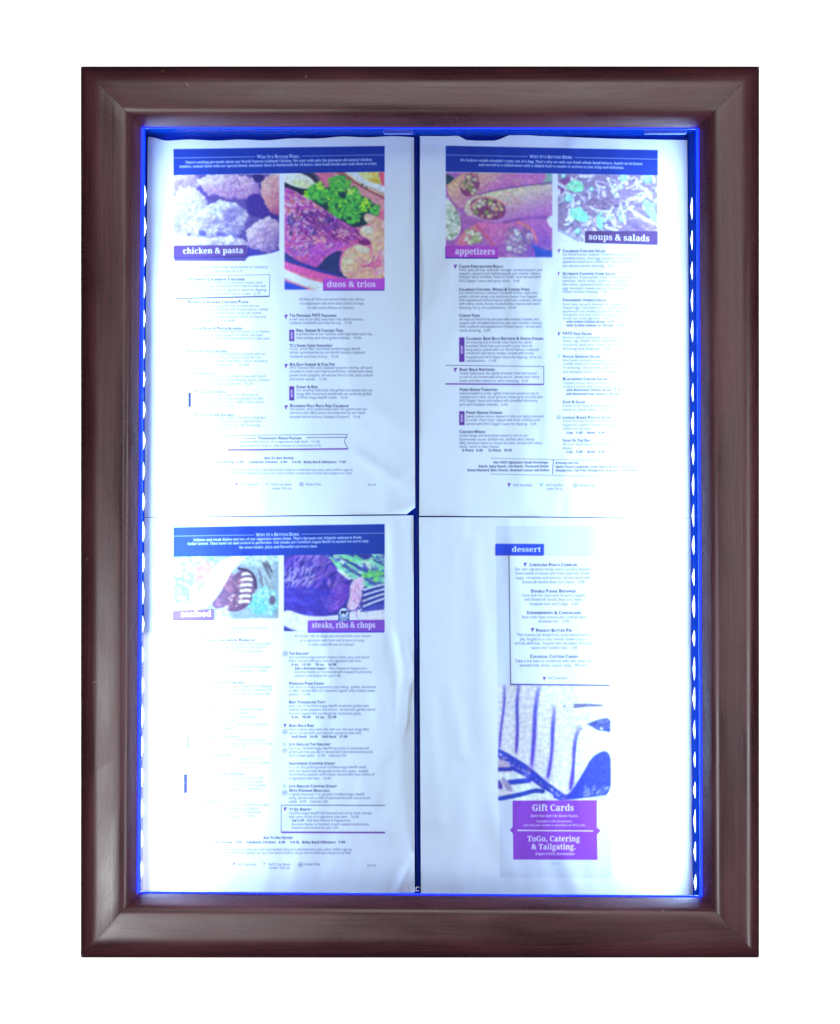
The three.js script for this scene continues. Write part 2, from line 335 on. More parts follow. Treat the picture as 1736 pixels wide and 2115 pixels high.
// --- pictures
// a crumbly mass: a rounded body, then crumbs that catch the light on their upper left and leave small hollows
function crumbs(c, pts, hi, lo, n, r0, r1) {
  const xs = pts.map((p) => p[0]), ys = pts.map((p) => p[1]), x0 = Math.min(...xs), x1 = Math.max(...xs), y0 = Math.min(...ys), y1 = Math.max(...ys);
  const tone = (x, y, d) => { const t = Math.min(1, Math.max(0, 0.5 * (x - x0) / (x1 - x0) + 0.7 * (y - y0) / (y1 - y0) - 0.1 + d)); return hi.map((v, i) => v + (lo[i] - v) * t); };
  const g = c.createLinearGradient(x0, y0, x0 + (x1 - x0) * 0.5, y1); g.addColorStop(0, ink(...hi)); g.addColorStop(1, ink(...lo)); c.fillStyle = g; curve(c, pts); c.fill();
  for (let i = 0; i < n; i++) {
    const k = Math.floor(rnd() * pts.length), a = pts[k], b = pts[(k + 1) % pts.length], m = [(x0 + x1) / 2, (y0 + y1) / 2], t = rnd(), s = Math.sqrt(rnd());
    const x = m[0] + (a[0] + (b[0] - a[0]) * t - m[0]) * s, y = m[1] + (a[1] + (b[1] - a[1]) * t - m[1]) * s, q = r0 + rnd() * rnd() * (r1 - r0), d = 0.5 * noise.noise(x * 0.012, y * 0.012, 5) + (rnd() - 0.5) * 0.2;
    ell(c, tone(x, y, 0.38 + d), x + q * 0.3, y + q * 0.4, q, q * 0.8, rnd() * 3, 0.5); ell(c, tone(x, y, -0.22 + d), x, y, q * 0.85, q * 0.68, rnd() * 3, 0.75);
  }
}
function chicken(c) {
  inkLight = [0.86, 1.02, 1.5];
  c.fillStyle = ink(92, 76, 176); c.fillRect(840, 970, 900, 740);
  crumbs(c, [[850, 975], [1010, 975], [1070, 1060], [1010, 1150], [850, 1170]], [226, 216, 246], [132, 110, 200], 60, 14, 44);
  for (let i = 0; i < 4; i++) line(c, [150, 130, 206], 12, [[870 + i * 34, 1110], [920 + i * 30, 1050], [960 + i * 34, 1000]], 0.6);
  crumbs(c, [[1050, 1040], [1130, 990], [1400, 985], [1540, 1040], [1570, 1120], [1480, 1200], [1300, 1170], [1120, 1150]], [236, 222, 248], [158, 118, 206], 260, 8, 34);
  crumbs(c, [[1580, 1050], [1660, 990], [1745, 985], [1745, 1250], [1660, 1250], [1580, 1200]], [244, 206, 214], [196, 120, 166], 130, 8, 30);
  fillCurve(c, [46, 34, 130], [[1490, 985], [1600, 985], [1610, 1040], [1540, 1064]]); fillCurve(c, [64, 42, 160], [[1440, 1190], [1540, 1130], [1640, 1230], [1740, 1300], [1740, 1380], [1600, 1350], [1480, 1340]]);
  crumbs(c, [[1600, 1180], [1700, 1200], [1745, 1260], [1720, 1330], [1640, 1290]], [236, 176, 180], [170, 84, 160], 50, 7, 22);
  crumbs(c, [[845, 1180], [900, 1100], [1040, 1110], [1130, 1200], [1120, 1330], [1010, 1420], [900, 1560], [845, 1600]], [240, 240, 252], [134, 126, 206], 320, 8, 34);
  crumbs(c, [[960, 1420], [1060, 1290], [1200, 1210], [1350, 1215], [1460, 1290], [1450, 1420], [1370, 1530], [1180, 1550], [1020, 1530]], [242, 242, 252], [116, 110, 200], 420, 8, 36);
  ell(c, [70, 72, 190], 1090, 1478, 34, 24, 0.3, 0.8); ell(c, [96, 88, 196], 1250, 1490, 60, 18, 0.2, 0.7); ell(c, [110, 96, 200], 1330, 1330, 50, 60, 0.4, 0.4);
  crumbs(c, [[845, 1500], [980, 1500], [1120, 1530], [1300, 1500], [1470, 1540], [1470, 1620], [1200, 1640], [845, 1620]], [244, 244, 252], [150, 144, 212], 260, 8, 28);
  crumbs(c, [[1460, 1480], [1540, 1390], [1640, 1340], [1745, 1390], [1745, 1600], [1600, 1640], [1480, 1600]], [236, 220, 246], [118, 88, 190], 260, 8, 32);
  c.fillStyle = ink(58, 56, 176); poly(c, [[1460, 1590], [1530, 1615], [1732, 1610], [1732, 1660], [1460, 1690]]); c.fill();
  crumbs(c, [[1540, 1590], [1640, 1570], [1745, 1580], [1745, 1620], [1620, 1640]], [200, 180, 232], [96, 76, 184], 40, 8, 24);
  c.fillStyle = 'rgb(236,236,236)'; curve(c, [[1450, 1672], [1560, 1662], [1670, 1645], [1760, 1612], [1780, 1760], [1450, 1760]]); c.fill();
}
function duo(c) {
  inkLight = [0.6, 0.56, 1.06];
  c.fillStyle = ink(204, 92, 150); c.fillRect(120, 550, 1120, 1310);
  fillCurve(c, [216, 120, 160], [[600, 560], [860, 560], [1222, 840], [1222, 1020], [900, 800]]);
  c.lineCap = 'butt';
  line(c, [150, 66, 96], 60, [[700, 540], [860, 640], [1260, 850]]); line(c, [226, 226, 232], 74, [[800, 530], [960, 640], [1290, 790]]); line(c, [206, 170, 170], 20, [[800, 570], [960, 700], [1290, 850]]);
  fillCurve(c, [196, 164, 110], [[900, 540], [1240, 540], [1240, 690], [1090, 690], [960, 600]]); ell(c, [222, 200, 150], 1010, 590, 80, 28, 0.5); ell(c, [180, 150, 60], 1130, 660, 50, 26, 0.4); fillCurve(c, [196, 70, 120], [[1150, 550], [1240, 550], [1240, 740], [1190, 700]]);
  fillCurve(c, [20, 26, 58], [[120, 650], [300, 700], [500, 660], [560, 760], [440, 880], [120, 800]]);
  ell(c, [74, 66, 112], 380, 610, 150, 70, 0.35); ell(c, [40, 36, 74], 350, 630, 150, 84, 0.35); ell(c, [224, 234, 206], 280, 650, 200, 80, 0.3); ell(c, [236, 242, 222], 250, 625, 170, 56, 0.3); ell(c, [204, 220, 176], 330, 690, 110, 34, 0.25);
  // broccoli
  fillCurve(c, [24, 44, 74], [[340, 800], [520, 940], [640, 1080], [900, 1180], [1040, 1130], [1200, 1010], [980, 800], [700, 700]]);
  const G = [[110, 200, 84], [84, 180, 86], [140, 216, 74], [60, 156, 90]];
  for (const [x, y, rx, ry, n] of [[730, 690, 130, 80, 50], [480, 780, 110, 80, 44], [600, 830, 120, 80, 44], [440, 820, 80, 60, 24], [900, 820, 80, 90, 34], [760, 930, 150, 80, 50], [700, 1010, 90, 60, 26], [880, 1040, 90, 80, 34], [1010, 930, 70, 70, 26], [1120, 970, 50, 50, 16]]) {
    cluster(c, x, y, rx, ry, n, 16, 38, G, [22, 92, 66]); cluster(c, x, y, rx, ry, n * 2, 4, 11, [[160, 226, 100], [52, 140, 76], [120, 206, 90]], [36, 120, 66]);
  }
  cluster(c, 520, 715, 60, 30, 12, 14, 30, [[176, 226, 90]], [90, 170, 60]); cluster(c, 1010, 920, 60, 70, 16, 14, 30, [[166, 222, 60], [190, 230, 80]], [90, 160, 50]); cluster(c, 370, 830, 40, 50, 10, 10, 24, [[150, 220, 40]], [80, 160, 40]); cluster(c, 840, 780, 60, 30, 12, 10, 26, [[196, 226, 120]], [110, 180, 70]);
  for (let i = 0; i < 30; i++) ell(c, [14, 56, 60], 440 + rnd() * 700, 680 + rnd() * 420, 8 + rnd() * 16, 6 + rnd() * 12, rnd() * 3, 0.7);
  // dark plate and sauce
  fillCurve(c, [32, 38, 110], [[380, 1600], [640, 1440], [800, 1400], [800, 1740], [560, 1700], [300, 1560], [120, 1400], [120, 1560]]);
  // ribs
  c.save(); curve(c, [[110, 720], [200, 740], [360, 830], [520, 930], [660, 1030], [860, 1150], [1010, 1230], [1090, 1330], [1000, 1370], [860, 1330], [760, 1400], [600, 1470], [500, 1600], [430, 1620], [280, 1540], [180, 1460], [110, 1420]]); c.fillStyle = ink(158, 62, 176); c.fill(); c.clip();
  strokes(c, [130, 740, 1000, 1500], 260, [[196, 80, 150], [176, 60, 170], [130, 50, 180], [206, 96, 130]], 90, 26, 0.62, 0.4, 0.6);
  strokes(c, [130, 760, 560, 1100], 110, [[226, 150, 196], [216, 110, 120], [120, 40, 150], [236, 190, 226]], 46, 16, 0.9, 0.9, 0.75);
  strokes(c, [150, 1050, 850, 1480], 220, [[196, 156, 226], [226, 140, 180], [222, 206, 240], [96, 60, 190], [50, 50, 140]], 70, 14, -0.8, 0.9, 0.55);
  strokes(c, [180, 1000, 700, 1300], 44, [[60, 44, 140], [70, 60, 170], [50, 36, 120]], 44, 20, -1.1, 0.6, 0.75);
  strokes(c, [300, 960, 980, 1280], 70, [[126, 40, 150], [110, 30, 130]], 120, 16, 0.62, 0.15, 0.8);
  cluster(c, 520, 1310, 70, 40, 14, 10, 32, [[236, 150, 170]], [190, 90, 176]); cluster(c, 760, 1240, 80, 50, 14, 8, 26, [[232, 160, 190]], [176, 80, 180]);
  strokes(c, [400, 1380, 760, 1600], 60, [[160, 60, 200], [190, 80, 210]], 90, 24, -0.7, 0.3, 0.6); c.restore();
  fillCurve(c, [110, 26, 120], [[950, 1300], [1060, 1290], [1090, 1340], [1000, 1370], [930, 1350]]);
  // prawns
  const prawn = (pts, n) => { c.save(); fillCurve(c, [206, 140, 150], pts); c.clip(); for (let i = 0; i < n; i++) { const p = pick(pts), q = pick(pts), k = rnd(); ell(c, vary(pick([[226, 170, 160], [214, 130, 150], [236, 196, 186], [204, 110, 170]]), 10), p[0] + (q[0] - p[0]) * k, p[1] + (q[1] - p[1]) * k, 20 + rnd() * 46, 12 + rnd() * 30, rnd() * 3, 0.4); } c.restore(); };
  prawn([[1000, 1010], [1100, 1020], [1200, 1090], [1240, 1110], [1240, 1600], [1170, 1500], [1180, 1300], [1150, 1220], [1060, 1130], [1000, 1090]], 40);
  prawn([[940, 1200], [1010, 1150], [1120, 1150], [1190, 1240], [1190, 1420], [1120, 1540], [1060, 1540], [1110, 1400], [1060, 1290], [960, 1260]], 40);
  ell(c, [240, 220, 214], 1040, 1190, 70, 40, 0.3, 0.8);
  prawn([[740, 1500], [790, 1390], [920, 1330], [1060, 1380], [1110, 1480], [1060, 1570], [960, 1570], [940, 1520], [1000, 1580], [1130, 1620], [1230, 1560], [1230, 1730], [960, 1750], [800, 1720], [740, 1620]], 70);
  ell(c, [238, 210, 206], 980, 1400, 80, 34, 0.2, 0.8); ell(c, [242, 206, 196], 860, 1500, 40, 70, 0.3, 0.5);
  line(c, [180, 60, 190], 16, [[745, 1640], [730, 1520], [790, 1390], [930, 1335]]); line(c, [170, 60, 160], 14, [[960, 1575], [1010, 1600], [1080, 1560], [1110, 1480]]);
  strokes(c, [1110, 1420, 1222, 1700], 30, [[222, 190, 236], [196, 90, 190]], 60, 10, -1.1, 0.4, 0.8);
  // rim
  line(c, [40, 40, 150], 40, [[120, 1490], [400, 1600], [800, 1720]]); line(c, [210, 70, 170], 76, [[110, 1560], [420, 1670], [900, 1780]]); line(c, [230, 234, 240], 90, [[100, 1650], [360, 1770], [640, 1830]]);
  line(c, [180, 196, 226], 22, [[100, 1690], [350, 1800], [600, 1850]]); fillCurve(c, [30, 54, 196], [[110, 1730], [200, 1770], [360, 1820], [480, 1880], [110, 1880]]);
}
function wraps(c) {
  inkLight = [0.6, 0.52, 1.1];
  c.fillStyle = ink(150, 80, 186); c.fillRect(80, 330, 730, 590);
  fillCurve(c, [36, 52, 90], [[80, 340], [170, 390], [100, 440], [80, 440]]); fillCurve(c, [214, 232, 226], [[80, 480], [150, 560], [200, 620], [190, 760], [80, 820]]);
  fillCurve(c, [120, 140, 170], [[720, 340], [810, 340], [810, 440], [720, 420]]);
  cluster(c, 130, 680, 50, 110, 60, 6, 22, [[236, 236, 246], [170, 190, 190], [120, 130, 120]], [120, 110, 150]);
  const roll = (pts, a, b, box, ang) => { c.save(); const g = c.createLinearGradient(...box); g.addColorStop(0, ink(...a)); g.addColorStop(1, ink(...b)); c.fillStyle = g; curve(c, pts); c.fill(); c.clip();
    for (let i = 0; i < 90; i++) { const x = 80 + rnd() * 730, y = 330 + rnd() * 590; ell(c, vary(pick([[214, 130, 150], [230, 160, 170], [170, 80, 190], [196, 110, 150]]), 16), x, y, 10 + rnd() * 40, 5 + rnd() * 14, ang + (rnd() - 0.5) * 0.4, 0.22); } c.restore(); };
  const filling = (x, y, rx, ry, rot) => { ell(c, [120, 50, 120], x, y, rx, ry, rot); cluster(c, x, y, rx * 0.8, ry * 0.8, 34, 8, 26, [[232, 214, 226], [196, 176, 150], [120, 130, 90], [226, 160, 160]], [90, 56, 100]); line(c, [206, 110, 150], 12, [[x - rx, y], [x - rx * 0.6, y - ry * 0.9], [x + rx * 0.2, y - ry * 1.05], [x + rx, y - ry * 0.3]], 0.9); };
  roll([[90, 430], [200, 350], [330, 330], [560, 330], [760, 335], [740, 420], [500, 460], [300, 500], [200, 600], [120, 520]], [226, 140, 156], [166, 88, 186], [300, 340, 400, 480], 0);
  filling(250, 425, 62, 80, 0.4);
  roll([[220, 540], [330, 480], [500, 450], [720, 420], [820, 410], [820, 640], [600, 640], [420, 680], [300, 650], [210, 620]], [232, 176, 180], [156, 88, 196], [500, 440, 560, 650], -0.12);
  filling(370, 580, 120, 74, 0.25);
  roll([[150, 830], [200, 740], [270, 690], [380, 680], [300, 760], [220, 830]], [220, 110, 140], [180, 80, 160], [200, 700, 260, 820], -0.6);
  roll([[270, 660], [420, 690], [600, 660], [760, 690], [800, 900], [420, 920], [400, 830], [330, 760]], [196, 90, 180], [120, 66, 190], [400, 660, 560, 920], 0.4);
  line(c, [92, 44, 150], 16, [[310, 492], [450, 455], [620, 432], [800, 412]], 0.6); line(c, [96, 48, 160], 20, [[480, 672], [620, 640], [800, 636]], 0.5); line(c, [236, 176, 180], 10, [[232, 540], [330, 490], [500, 458], [700, 430]], 0.7);
  for (let i = 0; i < 26; i++) ell(c, [150, 66, 150], 480 + rnd() * 320, 350 + rnd() * 270, 5 + rnd() * 9, 4 + rnd() * 5, 0, 0.35);
  line(c, [226, 130, 120], 12, [[95, 430], [150, 410], [210, 350]], 0.8); line(c, [120, 50, 140], 14, [[120, 520], [190, 610], [200, 740]], 0.6);
  cluster(c, 260, 770, 70, 50, 40, 6, 20, [[236, 240, 240], [150, 160, 130], [220, 200, 210]], [130, 100, 130]); cluster(c, 570, 780, 100, 90, 60, 10, 34, [[180, 140, 206], [200, 190, 226], [150, 100, 170]], [90, 60, 160]);
  line(c, [176, 70, 130], 14, [[290, 690], [380, 780], [430, 870]]); line(c, [190, 90, 130], 14, [[560, 670], [660, 700], [690, 800]]);
  fillCurve(c, [36, 60, 190], [[640, 800], [720, 850], [810, 860], [810, 920], [660, 920], [690, 880]]); fillCurve(c, [226, 226, 240], [[750, 640], [810, 620], [810, 720], [770, 700]]);
}
function salad(c) {
  inkLight = [0.5, 0.56, 0.86];
  c.fillStyle = ink(116, 104, 156); c.fillRect(815, 340, 690, 490);
  fillCurve(c, [110, 64, 140], [[820, 400], [930, 360], [900, 480], [840, 520]]);
  const tones = [[214, 212, 236], [170, 160, 200], [130, 116, 166], [236, 234, 246], [150, 138, 186], [190, 176, 206]];
  for (let i = 0; i < 210; i++) {
    const x = 830 + rnd() * 660, y = 350 + rnd() * 460, t = rnd() * 3.1 - 1.2, l = 26 + rnd() * 70, w = 8 + rnd() * 20, col = vary(pick(tones), 14);
    line(c, [70, 60, 124], w + 7, [[x, y + 4], [x + Math.cos(t) * l * 0.5 + 8, y + Math.sin(t) * l * 0.4 + 5], [x + Math.cos(t) * l, y + Math.sin(t) * l]], 0.6);
    line(c, col, w, [[x, y], [x + Math.cos(t) * l * 0.5 + 8, y + Math.sin(t) * l * 0.4], [x + Math.cos(t) * l, y + Math.sin(t) * l]], 0.95);
    line(c, col.map((v) => Math.min(255, v + 26)), w * 0.3, [[x + 3, y - w * 0.2], [x + Math.cos(t) * l * 0.5 + 8, y + Math.sin(t) * l * 0.4 - w * 0.2], [x + Math.cos(t) * l, y + Math.sin(t) * l]], 0.7);
  }
  for (const [x, y, rx, ry] of [[1130, 550, 110, 40], [1180, 540, 60, 30], [1360, 700, 110, 50], [1420, 640, 60, 50]]) { ell(c, [104, 90, 140], x, y, rx, ry, 0.1, 0.85); strokes(c, [x - rx, y - ry, x + rx, y + ry], 14, [[150, 136, 180], [80, 66, 120]], 60, 8, 0.2, 0.5, 0.7); }
  for (const [pts, col] of [[[[870, 430], [940, 385], [1000, 420], [1000, 470], [930, 480]], [110, 226, 170]], [[[900, 580], [990, 580], [1040, 640], [1010, 680], [920, 650]], [110, 224, 190]], [[[1380, 540], [1420, 510], [1490, 640], [1490, 690], [1430, 640]], [120, 200, 200]], [[[1080, 620], [1110, 620], [1130, 720], [1090, 720]], [110, 200, 190]]]) { fillCurve(c, col, pts); const [x, y] = pts[0]; cluster(c, x + 50, y + 20, 40, 26, 8, 6, 18, [[160, 240, 200]], [80, 190, 160]); }
  for (const [x, y, r] of [[865, 370, 18], [1260, 380, 26], [1254, 645, 28], [900, 515, 30], [1420, 390, 30], [1050, 455, 16], [960, 730, 22]]) lump(c, x, y, r, [150, 226, 214], [70, 160, 170], 1);
  for (const pts of [[[1190, 480], [1220, 440], [1270, 400]], [[1140, 660], [1170, 620], [1190, 570]], [[1240, 560], [1260, 620], [1270, 680]], [[1310, 590], [1370, 630], [1460, 680]], [[1340, 410], [1400, 450], [1440, 520]], [[1040, 570], [1090, 600], [1160, 600]]]) line(c, [236, 238, 246], 14, pts, 0.95);
  fillCurve(c, [240, 244, 250], [[815, 715], [900, 760], [1000, 815], [815, 840]]); line(c, [120, 126, 196], 12, [[820, 710], [900, 760], [980, 800]]);
}
function seafood(c) {
  inkLight = [1.0, 1.2, 1.7];
  c.fillStyle = ink(150, 176, 206); c.fillRect(70, 270, 720, 450);
  const L = [[190, 236, 232], [170, 222, 226], [214, 246, 240]], S = [104, 152, 186];
  cluster(c, 210, 330, 150, 60, 44, 20, 46, L, S); cluster(c, 150, 490, 80, 90, 40, 20, 44, [[176, 218, 224], [150, 200, 212]], [96, 146, 180]); cluster(c, 650, 310, 130, 40, 30, 16, 40, [[206, 240, 240]], [140, 170, 200]);
  cluster(c, 280, 400, 60, 60, 16, 16, 40, [[206, 180, 206], [190, 150, 190]], [140, 106, 160]); cluster(c, 240, 530, 30, 60, 10, 16, 30, [[200, 160, 196]], [160, 130, 180]);
  fillCurve(c, [112, 82, 132], [[430, 480], [520, 380], [600, 380], [640, 480], [600, 600], [520, 660], [400, 650], [330, 610], [380, 560]]);
  cluster(c, 480, 470, 70, 60, 14, 18, 42, [[176, 140, 176], [156, 110, 150]], [100, 66, 120]); cluster(c, 460, 600, 110, 40, 20, 12, 34, [[150, 110, 150], [214, 190, 206]], [90, 60, 116]);
  for (let i = 0; i < 6; i++) line(c, [236, 236, 244], 20, [[545 - i * 4, 410 + i * 36], [575, 400 + i * 37], [608 - i * 5, 408 + i * 36]]);
  line(c, [60, 40, 90], 16, [[520, 372], [590, 380], [630, 440], [632, 500]]); strokes(c, [650, 300, 715, 440], 20, [[84, 80, 110], [190, 210, 220]], 80, 7, 1.2, 0.2, 0.8);
  fillCurve(c, [250, 252, 252], [[330, 380], [430, 300], [540, 285], [580, 310], [480, 370], [430, 470], [360, 570], [300, 640], [80, 640], [80, 600], [230, 590], [290, 500]]); line(c, [150, 190, 200], 6, [[450, 350], [520, 330], [590, 305]]);
  cluster(c, 690, 590, 80, 90, 80, 12, 24, [[196, 246, 242], [160, 232, 234], [226, 250, 250]], [90, 170, 200]); cluster(c, 640, 620, 60, 60, 26, 10, 20, [[120, 220, 236]], [90, 160, 200]); cluster(c, 420, 680, 70, 30, 12, 18, 34, [[210, 240, 240]], [150, 190, 210]); ell(c, [110, 100, 150], 740, 580, 22, 30);
}
function steak(c) {
  inkLight = [0.66, 0.8, 1.14];
  c.fillStyle = ink(46, 46, 150); c.fillRect(805, 270, 690, 520);
  fillCurve(c, [196, 206, 240], [[800, 620], [960, 690], [1180, 680], [1300, 640], [1500, 600], [1500, 800], [800, 800]]);
  strokes(c, [1080, 275, 1480, 440], 60, [[110, 214, 176], [110, 200, 190], [70, 110, 190], [176, 226, 210]], 110, 24, 0.5, 0.15, 0.9); strokes(c, [1080, 280, 1480, 440], 60, [[196, 226, 236], [70, 80, 190], [140, 214, 140]], 26, 10, 0.5, 0.6, 0.8); strokes(c, [1160, 280, 1480, 430], 8, [[40, 50, 140]], 200, 12, 0.52, 0.05, 0.9);
  cluster(c, 1400, 420, 60, 30, 14, 12, 26, [[120, 216, 120]], [60, 140, 130]);
  c.save(); curve(c, [[800, 270], [1100, 270], [1170, 380], [1250, 440], [1240, 560], [1180, 650], [1050, 690], [930, 670], [800, 620]]); c.fillStyle = ink(54, 40, 166); c.fill(); c.clip();
  strokes(c, [810, 280, 1180, 500], 120, [[86, 60, 190], [40, 36, 140], [120, 84, 190]], 60, 16, -0.8, 0.5, 0.6); strokes(c, [810, 380, 1000, 500], 70, [[196, 200, 240], [150, 150, 220], [30, 30, 110]], 44, 6, -1.0, 0.5, 0.8); strokes(c, [880, 290, 1080, 400], 40, [[120, 110, 210], [160, 150, 226]], 44, 6, -0.9, 0.5, 0.6);
  fillCurve(c, [96, 54, 190], [[1120, 500], [1250, 450], [1250, 600], [1160, 670], [1090, 650]]); strokes(c, [1080, 430, 1240, 640], 60, [[112, 70, 200], [70, 50, 180], [150, 120, 216]], 30, 9, -0.9, 0.5, 0.6); strokes(c, [820, 500, 1100, 680], 60, [[44, 44, 176], [70, 60, 190]], 60, 20, 0.4, 0.6, 0.4); c.restore();
  fillCurve(c, [196, 176, 226], [[1250, 460], [1320, 420], [1345, 430], [1330, 560], [1290, 650], [1220, 640], [1250, 560]]); strokes(c, [1250, 450, 1330, 640], 30, [[230, 216, 240], [150, 84, 190], [190, 130, 200]], 40, 8, 1.4, 0.6, 0.7); line(c, [230, 236, 246], 12, [[1170, 380], [1200, 410], [1250, 440]]);
  for (let i = 0; i < 4; i++) { line(c, [40, 46, 150], 26, [[1340, 520 + i * 36], [1400, 500 + i * 34], [1500, 480 + i * 30]]); line(c, [214, 226, 246], 12, [[1340, 512 + i * 36], [1400, 492 + i * 34], [1500, 470 + i * 30]]); }
  fillCurve(c, [60, 66, 180], [[1290, 660], [1400, 610], [1500, 600], [1500, 640], [1380, 650]]);
}
function cake(c) {
  inkLight = [0.72, 0.86, 1.25];
  c.fillStyle = ink(200, 206, 238); c.fillRect(170, 40, 1180, 1210);
  for (let i = 0; i < 500; i++) { const x = 180 + rnd() * 760, y = 60 + rnd() * 1000; ell(c, vary(pick([[190, 198, 234], [226, 230, 248], [176, 186, 228]]), 8), x, y, 3 + rnd() * 8, 6 + rnd() * 22, rnd() * 0.5, 0.09); }
  for (const [pts, w] of [[[[250, 40], [250, 260], [215, 480], [200, 690]], 24], [[[395, 40], [375, 240], [385, 480], [370, 740]], 34], [[[600, 70], [560, 300], [555, 560], [525, 890]], 44], [[[760, 270], [740, 480], [735, 740], [690, 1000]], 40], [[[1010, 480], [965, 640], [960, 860], [920, 1120]], 48]]) {
    line(c, [170, 176, 226], w + 34, pts, 0.3); line(c, [140, 140, 214], w + 12, pts, 0.4);
    const top = pts[0][1], bot = pts.at(-1)[1], gr = c.createLinearGradient(0, top, 0, bot); gr.addColorStop(0, ink(110, 112, 200, 0.75)); gr.addColorStop(0.3, ink(70, 70, 196)); gr.addColorStop(1, ink(84, 56, 196));
    c.fillStyle = gr; c.beginPath(); const edge = (sgn) => pts.map(([x, y], i) => [x + sgn * w * (0.26 + 0.2 * Math.abs(Math.sin(i * 1.7 + top))), y]); const e1 = edge(-1), e2 = edge(1).reverse(); curve(c, [...e1, ...e2]); c.fill();
  }
  fillCurve(c, [240, 244, 250], [[600, 90], [900, 60], [1330, 60], [1330, 300], [1000, 330], [800, 260], [640, 190]]); strokes(c, [640, 80, 1300, 240], 50, [[206, 216, 240], [250, 252, 252], [190, 204, 236]], 90, 18, 0.05, 0.3, 0.5);
  fillCurve(c, [96, 96, 150], [[800, 270], [960, 235], [1250, 245], [1280, 270], [1080, 270], [960, 290]]); for (const [x, y] of [[750, 220], [915, 262]]) lump(c, x, y, 50, [226, 234, 244], [170, 186, 222], 0.9);
  fillCurve(c, [206, 216, 240], [[920, 350], [1000, 320], [1330, 290], [1330, 370], [1150, 430], [1000, 460]]); ell(c, [180, 186, 220], 1080, 380, 110, 46, -0.15, 0.7);
  fillCurve(c, [66, 76, 160], [[1010, 500], [1110, 430], [1340, 360], [1340, 560], [1180, 520], [1060, 520]]); strokes(c, [1100, 420, 1320, 520], 24, [[120, 130, 206], [40, 50, 140]], 50, 10, -0.3, 0.6, 0.7); ell(c, [240, 246, 250], 1236, 492, 14, 12);
  fillCurve(c, [200, 216, 242], [[1000, 520], [1130, 460], [1200, 520], [1330, 520], [1330, 700], [1200, 740], [1080, 820], [1000, 1000], [960, 1050], [970, 760]]); lump(c, 1200, 640, 110, [226, 246, 246], [170, 190, 236], 0.85); lump(c, 1090, 500, 56, [236, 246, 250], [180, 200, 236], 0.9); ell(c, [240, 248, 252], 1250, 700, 18, 14);
  c.save(); curve(c, [[170, 690], [240, 720], [380, 800], [520, 890], [660, 1020], [800, 1120], [880, 1180], [940, 1120], [1060, 930], [1150, 760], [1340, 690], [1350, 1180], [1080, 1240], [800, 1240], [620, 1090], [470, 980], [330, 920], [170, 780]]); c.fillStyle = ink(42, 56, 200); c.fill(); c.clip();
  strokes(c, [180, 700, 900, 1220], 200, [[100, 60, 150], [60, 50, 190], [30, 40, 150], [130, 90, 170]], 18, 12, 0.8, 1.5, 0.6); strokes(c, [950, 720, 1340, 1200], 160, [[44, 66, 216], [70, 90, 220], [30, 46, 180]], 40, 7, -0.6, 0.6, 0.5); strokes(c, [1050, 1080, 1330, 1200], 36, [[150, 170, 236], [190, 206, 246]], 36, 7, -0.9, 0.5, 0.7); c.restore();
  for (let i = 0; i < 40; i++) { const t = rnd(); ell(c, [206, 216, 242], 200 + t * 640, 760 + t * 430 + (rnd() - 0.5) * 40, 4 + rnd() * 8, 4 + rnd() * 6, 0, 0.7); }
  fillCurve(c, [170, 160, 206], [[180, 800], [280, 820], [340, 890], [180, 900]]); line(c, [40, 46, 180], 40, [[180, 905], [260, 910], [340, 900]]); fillCurve(c, [222, 230, 246], [[180, 930], [480, 970], [400, 1020], [180, 1060]]); line(c, [40, 60, 200], 50, [[300, 1040], [400, 1030], [500, 1020]]); fillCurve(c, [214, 224, 246], [[250, 1090], [500, 1040], [640, 1100], [820, 1210], [200, 1230], [420, 1140]]);
  fillCurve(c, [150, 140, 200], [[200, 980], [280, 1010], [350, 1140], [270, 1130]]); fillCurve(c, [70, 50, 170], [[180, 1000], [220, 1040], [240, 1110], [180, 1110]]); line(c, [36, 56, 186], 44, [[180, 1210], [400, 1170], [560, 1120], [640, 1130]]);
}
// --- the four sheets
function sheet(x0, y0, x1, y1, draw) {
  const [cv, c] = canvas(Math.round((x1 - x0) * K), Math.round((y1 - y0) * K));
  c.fillStyle = 'rgb(238,238,238)'; c.fillRect(0, 0, cv.width, cv.height);
  c.scale(K, K); c.translate(-x0, -y0); draw(c);
  // the print is a little soft, ink and paper a little uneven
  const [soft, sc] = canvas(cv.width, cv.height); sc.filter = 'blur(1.3px)'; sc.drawImage(cv, 0, 0); c.setTransform(1, 0, 0, 1, 0, 0); c.drawImage(soft, 0, 0);
  const im = c.getImageData(0, 0, cv.width, cv.height), d = im.data;
  for (let i = 0; i < d.length; i += 4) { const n = (rnd() - 0.5) * 9; d[i] += n; d[i + 1] += n; d[i + 2] += n; }
  c.putImageData(im, 0, 0);
  const t = new THREE.CanvasTexture(cv); t.colorSpace = THREE.SRGBColorSpace;
  return t;
}
